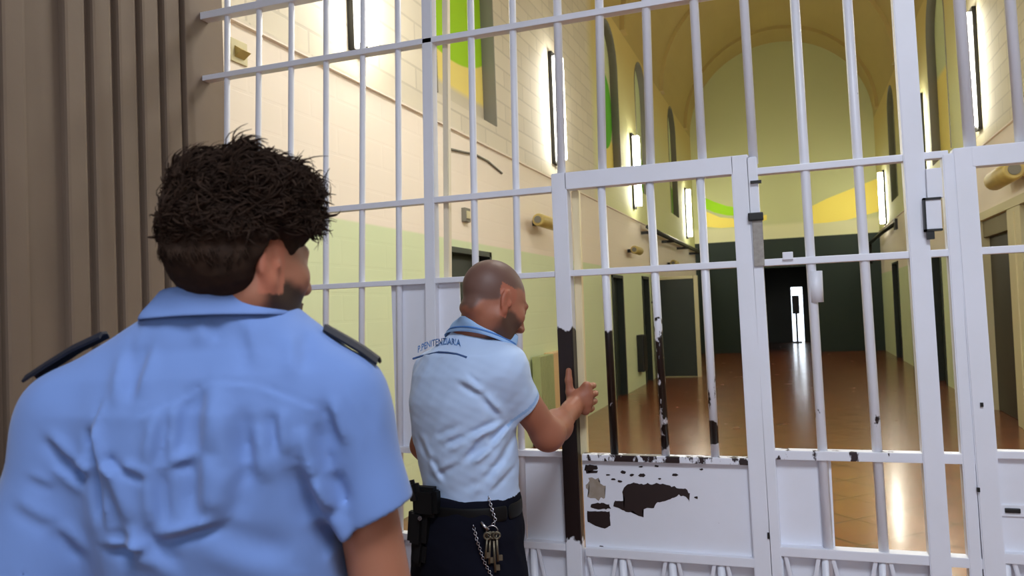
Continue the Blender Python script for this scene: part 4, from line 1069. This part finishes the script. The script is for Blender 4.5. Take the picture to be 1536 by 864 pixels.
# polo collar
nc=s2(718,507,2.39); cR=rotm(math.radians(48),math.radians(-22))
drape_collar('collar',nc,cR,[(.026,.002),(.028,.005),(.014,.007),(-.004,.007),(-.012,.006)],1.95,[BF2,PS],root2,mat('polo_collar',(.60,.74,.90),.8),.004)
drape_collar('collar_stripe',nc,cR,[(.002,.0090),(-.003,.0090)],1.9,[BF2,PS],root2,mat('collar_stripe',(.30,.50,.76),.7),.004,.003)
# trousers
bc=s2(700,760,2.38); hemc=(hem_l+hem_r)/2; zb=zh
F=Field((bc[0]-.30,bc[1]-.30,.02),(bc[0]+.32,bc[1]+.34,zb+.06),.007)
wv=rotm(math.radians(50),0)
F.loft([(zb-.30,bc[0]-.0,bc[1],.178,.150,TW),(zb-.10,bc[0]+.0,bc[1],.180,.150,TW),(zb+.02,hemc[0],bc[1],.168,.132,TW)],k=.04,p=2.3)
for sx in (-1,1):
    hp=V3(bc[0],bc[1],zb-.24)+wv[:,0]*sx*.085; kn_=V3(bc[0],bc[1],.5)+wv[:,0]*sx*.10+wv[:,1]*(.06 if sx<0 else .0); an=V3(bc[0],bc[1],.08)+wv[:,0]*sx*.11+wv[:,1]*.0
    F.cone(hp,kn_,.105,.078,.05); F.cone(kn_,an,.078,.062,.03)
F.disp(lambda x,y,z:fbm(np.stack([x,y,z],1),6,14)*.003); solid('trousers',F,M['trouser'],root2,None,1)
belt(root2,(hemc[0],bc[1]),.176,.141,TW,zb-.020,.046)
shoes(root2,bc,.11,math.radians(50))
# holster on the belt, on the side away from the gate
def boxS(mb,c,sx,sy,sz,R=None,bev=.006,mi=0):
    R=np.eye(3) if R is None else R; t=bmesh.new(); bmesh.ops.create_cube(t,size=1)
    for v in t.verts: v.co=Vector((v.co.x*sx,v.co.y*sy,v.co.z*sz))
    if bev: bmesh.ops.bevel(t,geom=list(t.edges),offset=bev,segments=2,affect='EDGES')
    for v in t.verts: v.co=Vector(RY@(R@np.array(v.co)+c))
    mb.merge(t,mi); return mb
RHo=rotm(math.radians(25),0)
hb_=bpy.data.objects.new('x',None); bpy.data.objects.remove(hb_)
m_=MB(); boxS(m_,s2(640,752,2.27),.080,.045,.085,RHo,.012); boxS(m_,s2(628,790,2.28),.060,.05,.115,rotm(math.radians(20),0,math.radians(-6)),.016); boxS(m_,s2(630,829,2.29),.045,.042,.075,rotm(math.radians(20),0,math.radians(-10)),.014)
hol=m_.build('holster',M['leather'],root2,label='black leather holster on the belt')
m_=MB(); boxS(m_,s2(622,738,2.27),.038,.03,.070,rotm(math.radians(20),0,math.radians(14)),.012); g_=m_.build('pistol_grip',M['black'],hol)
p=RY@s2(630,777,2.243); m_=MB().tube([p,p+RY@V3(0,-.006,0)],.006,seg=12); m_.build('snap_button',M['chrome'],hol)
for q in (g_,bpy.data.objects['snap_button']):
    q.parent=hol
# keys on a chain (hang from the belt)
kr=thing('key_bunch','bunch of worn keys on a chain hanging from the black belt of the guard','keys',tuple(float(v) for v in RY@s2(738,770,2.22)))
def chain(name,pts,r,m,step=.007):
    mb=MB(); P_=[np.array(p) for p in pts]; L=[0]
    for a,b in zip(P_,P_[1:]): L.append(L[-1]+np.linalg.norm(b-a))
    n=int(L[-1]/step)
    for i in range(n):
        d=i*step; p=np.array([np.interp(d,L,[q[j] for q in P_]) for j in range(3)]); e=np.array([np.interp(min(d+step,L[-1]),L,[q[j] for q in P_]) for j in range(3)])
        ax=(e-p)/(np.linalg.norm(e-p)+1e-9); sd=np.cross(ax,V3(0,1,0) if i%2 else V3(1,.3,0)); sd/=np.linalg.norm(sd)+1e-9
        mb.tube([RY@(p+ax*step*.62*math.cos(t_)+sd*r*1.4*math.sin(t_)) for t_ in np.linspace(0,2*PI,9)],r*.45,seg=5)
    return mb.build(name,m,kr)
chain('chain',[s2(733,746,2.225),s2(738,765,2.21),s2(743,780,2.20),s2(738,790,2.20)],.0028,M['chrome'])
chain('long_chain',[s2(710,789,2.215),s2(716,812,2.20),s2(726,842,2.20),s2(738,866,2.20),s2(748,880,2.21)],.0028,M['chrome'])
mb=MB(); mb.tube([RY@(s2(738,797,2.20)+V3(math.cos(a)*.016,0,math.sin(a)*.016)) for a in np.linspace(0,2*PI,17)],.0018,seg=6); mb.build('ring',M['chrome'],kr)
mb=MB(); mb.tube([RY@s2(722,783,2.205),RY@s2(727,790,2.20),RY@s2(733,795,2.20)],.0045,seg=8); mb.build('clip',M['chrome'],kr)
brass=worn('worn_key_metal',(.50,.47,.40),(.36,.33,.27),.4,60); brass.node_tree.nodes['Principled BSDF'].inputs['Metallic'].default_value=.7
for k,(x0,y0,x1,y1) in enumerate(((735,803,734,846),(740,803,743,858),(745,803,747,842),(731,804,728,838))):
    mb=MB(); a=s2(x0,y0,2.20-.004*k); b=s2(x1,y1,2.20-.004*k)
    mb.tube([RY@(a+V3(math.cos(t_)*.009,0,math.sin(t_)*.009)) for t_ in np.linspace(0,2*PI,13)],.003,seg=6)
    mb.tube([RY@(a+(b-a)*.15),RY@b],.0032,seg=7); q=b+(a-b)*.08; boxS(mb,q+V3(.007,0,.004),.013,.003,.016,bev=.001)
    mb.build('key',brass,kr)
# thin bracelet on the right wrist
bp=W2S(onY(853,622,YG-.13)); axd=(wr2-er)/np.linalg.norm(wr2-er); e1=np.cross(axd,V3(0,0,1)); e1/=np.linalg.norm(e1); e2=np.cross(axd,e1); bpc=wr2-axd*.012
MB().tube([RY@(bpc+(e1*math.cos(a)+e2*math.sin(a))*.0310) for a in np.linspace(0,2*PI,25)],.0016,seg=6).build('bracelet',mat('brown_cord',(.25,.13,.10),.8),root2)

# ------------------------------------------------------------------ light
w=bpy.data.worlds.new('world'); bpy.context.scene.world=w; w.use_nodes=True
w.node_tree.nodes['Background'].inputs[0].default_value=(.6,.7,.9,1); w.node_tree.nodes['Background'].inputs[1].default_value=.15
def area(name,loc,rot,sx,sy,e,col):
    l=bpy.data.lights.new(name,'AREA'); l.shape='RECTANGLE'; l.size=sx; l.size_y=sy; l.energy=e; l.color=col
    o=bpy.data.objects.new(name,l); o.location=loc; o.rotation_euler=rot; C.objects.link(o); return o
area('window_daylight',(.4,-3.15,2.1),(math.radians(90),0,0),4.5,2.3,16,(.78,.86,1))
area('hall_fill_light',(-.3,4.9,5.32),(0,0,0),1.3,1.3,120,(1,.97,.91))  # fill added out of view to brighten the lower hall walls
root=thing('hall_fill_panel','square fill panel added unseen in the hall just beyond the grille, above the frame','fill light',(-.3,4.9,5.35)); MB().box((-1.0,4.2,5.34),(.4,5.6,5.42),bev=.01).build('housing',M['frame_cream'],root)
for sx in (-.5,.5): MB().tube([(-.3+sx,4.9,5.42),(-.3+sx,4.9,ZS+math.sqrt(RV**2-sx**2))],.01).build('suspension_rod',M['metal_dark'],root)
MB().box((-.95,4.25,5.33),(.35,5.55,5.34)).build('diffuser',emis('panel_glow_warm',(1,.97,.9),4),root)
area('guardroom_fill_light',(.6,-.4,3.84),(0,0,0),1.2,1.2,122,(.82,.88,1))  # unseen overhead fill, added to light the near figure's shoulders from above
root=thing('guardroom_fill_panel','square fill panel added unseen on the guardroom ceiling behind the camera','ceiling light',(.6,-.4,3.9)); MB().box((-.02,-1.02,3.86),(1.22,.22,3.9),bev=.005).build('housing',M['frame_cream'],root); MB().box((.03,-.97,3.85),(1.17,.17,3.86)).build('diffuser',emis('panel_glow',(.9,.94,1),3),root)
sc=bpy.context.scene
sc.view_settings.view_transform='Standard'; sc.view_settings.look='None'; sc.view_settings.exposure=0; sc.view_settings.gamma=1
sc.view_settings.use_curve_mapping=False
sc.cycles.use_denoising=True; sc.cycles.max_bounces=8; sc.cycles.diffuse_bounces=5; sc.cycles.sample_clamp_indirect=8
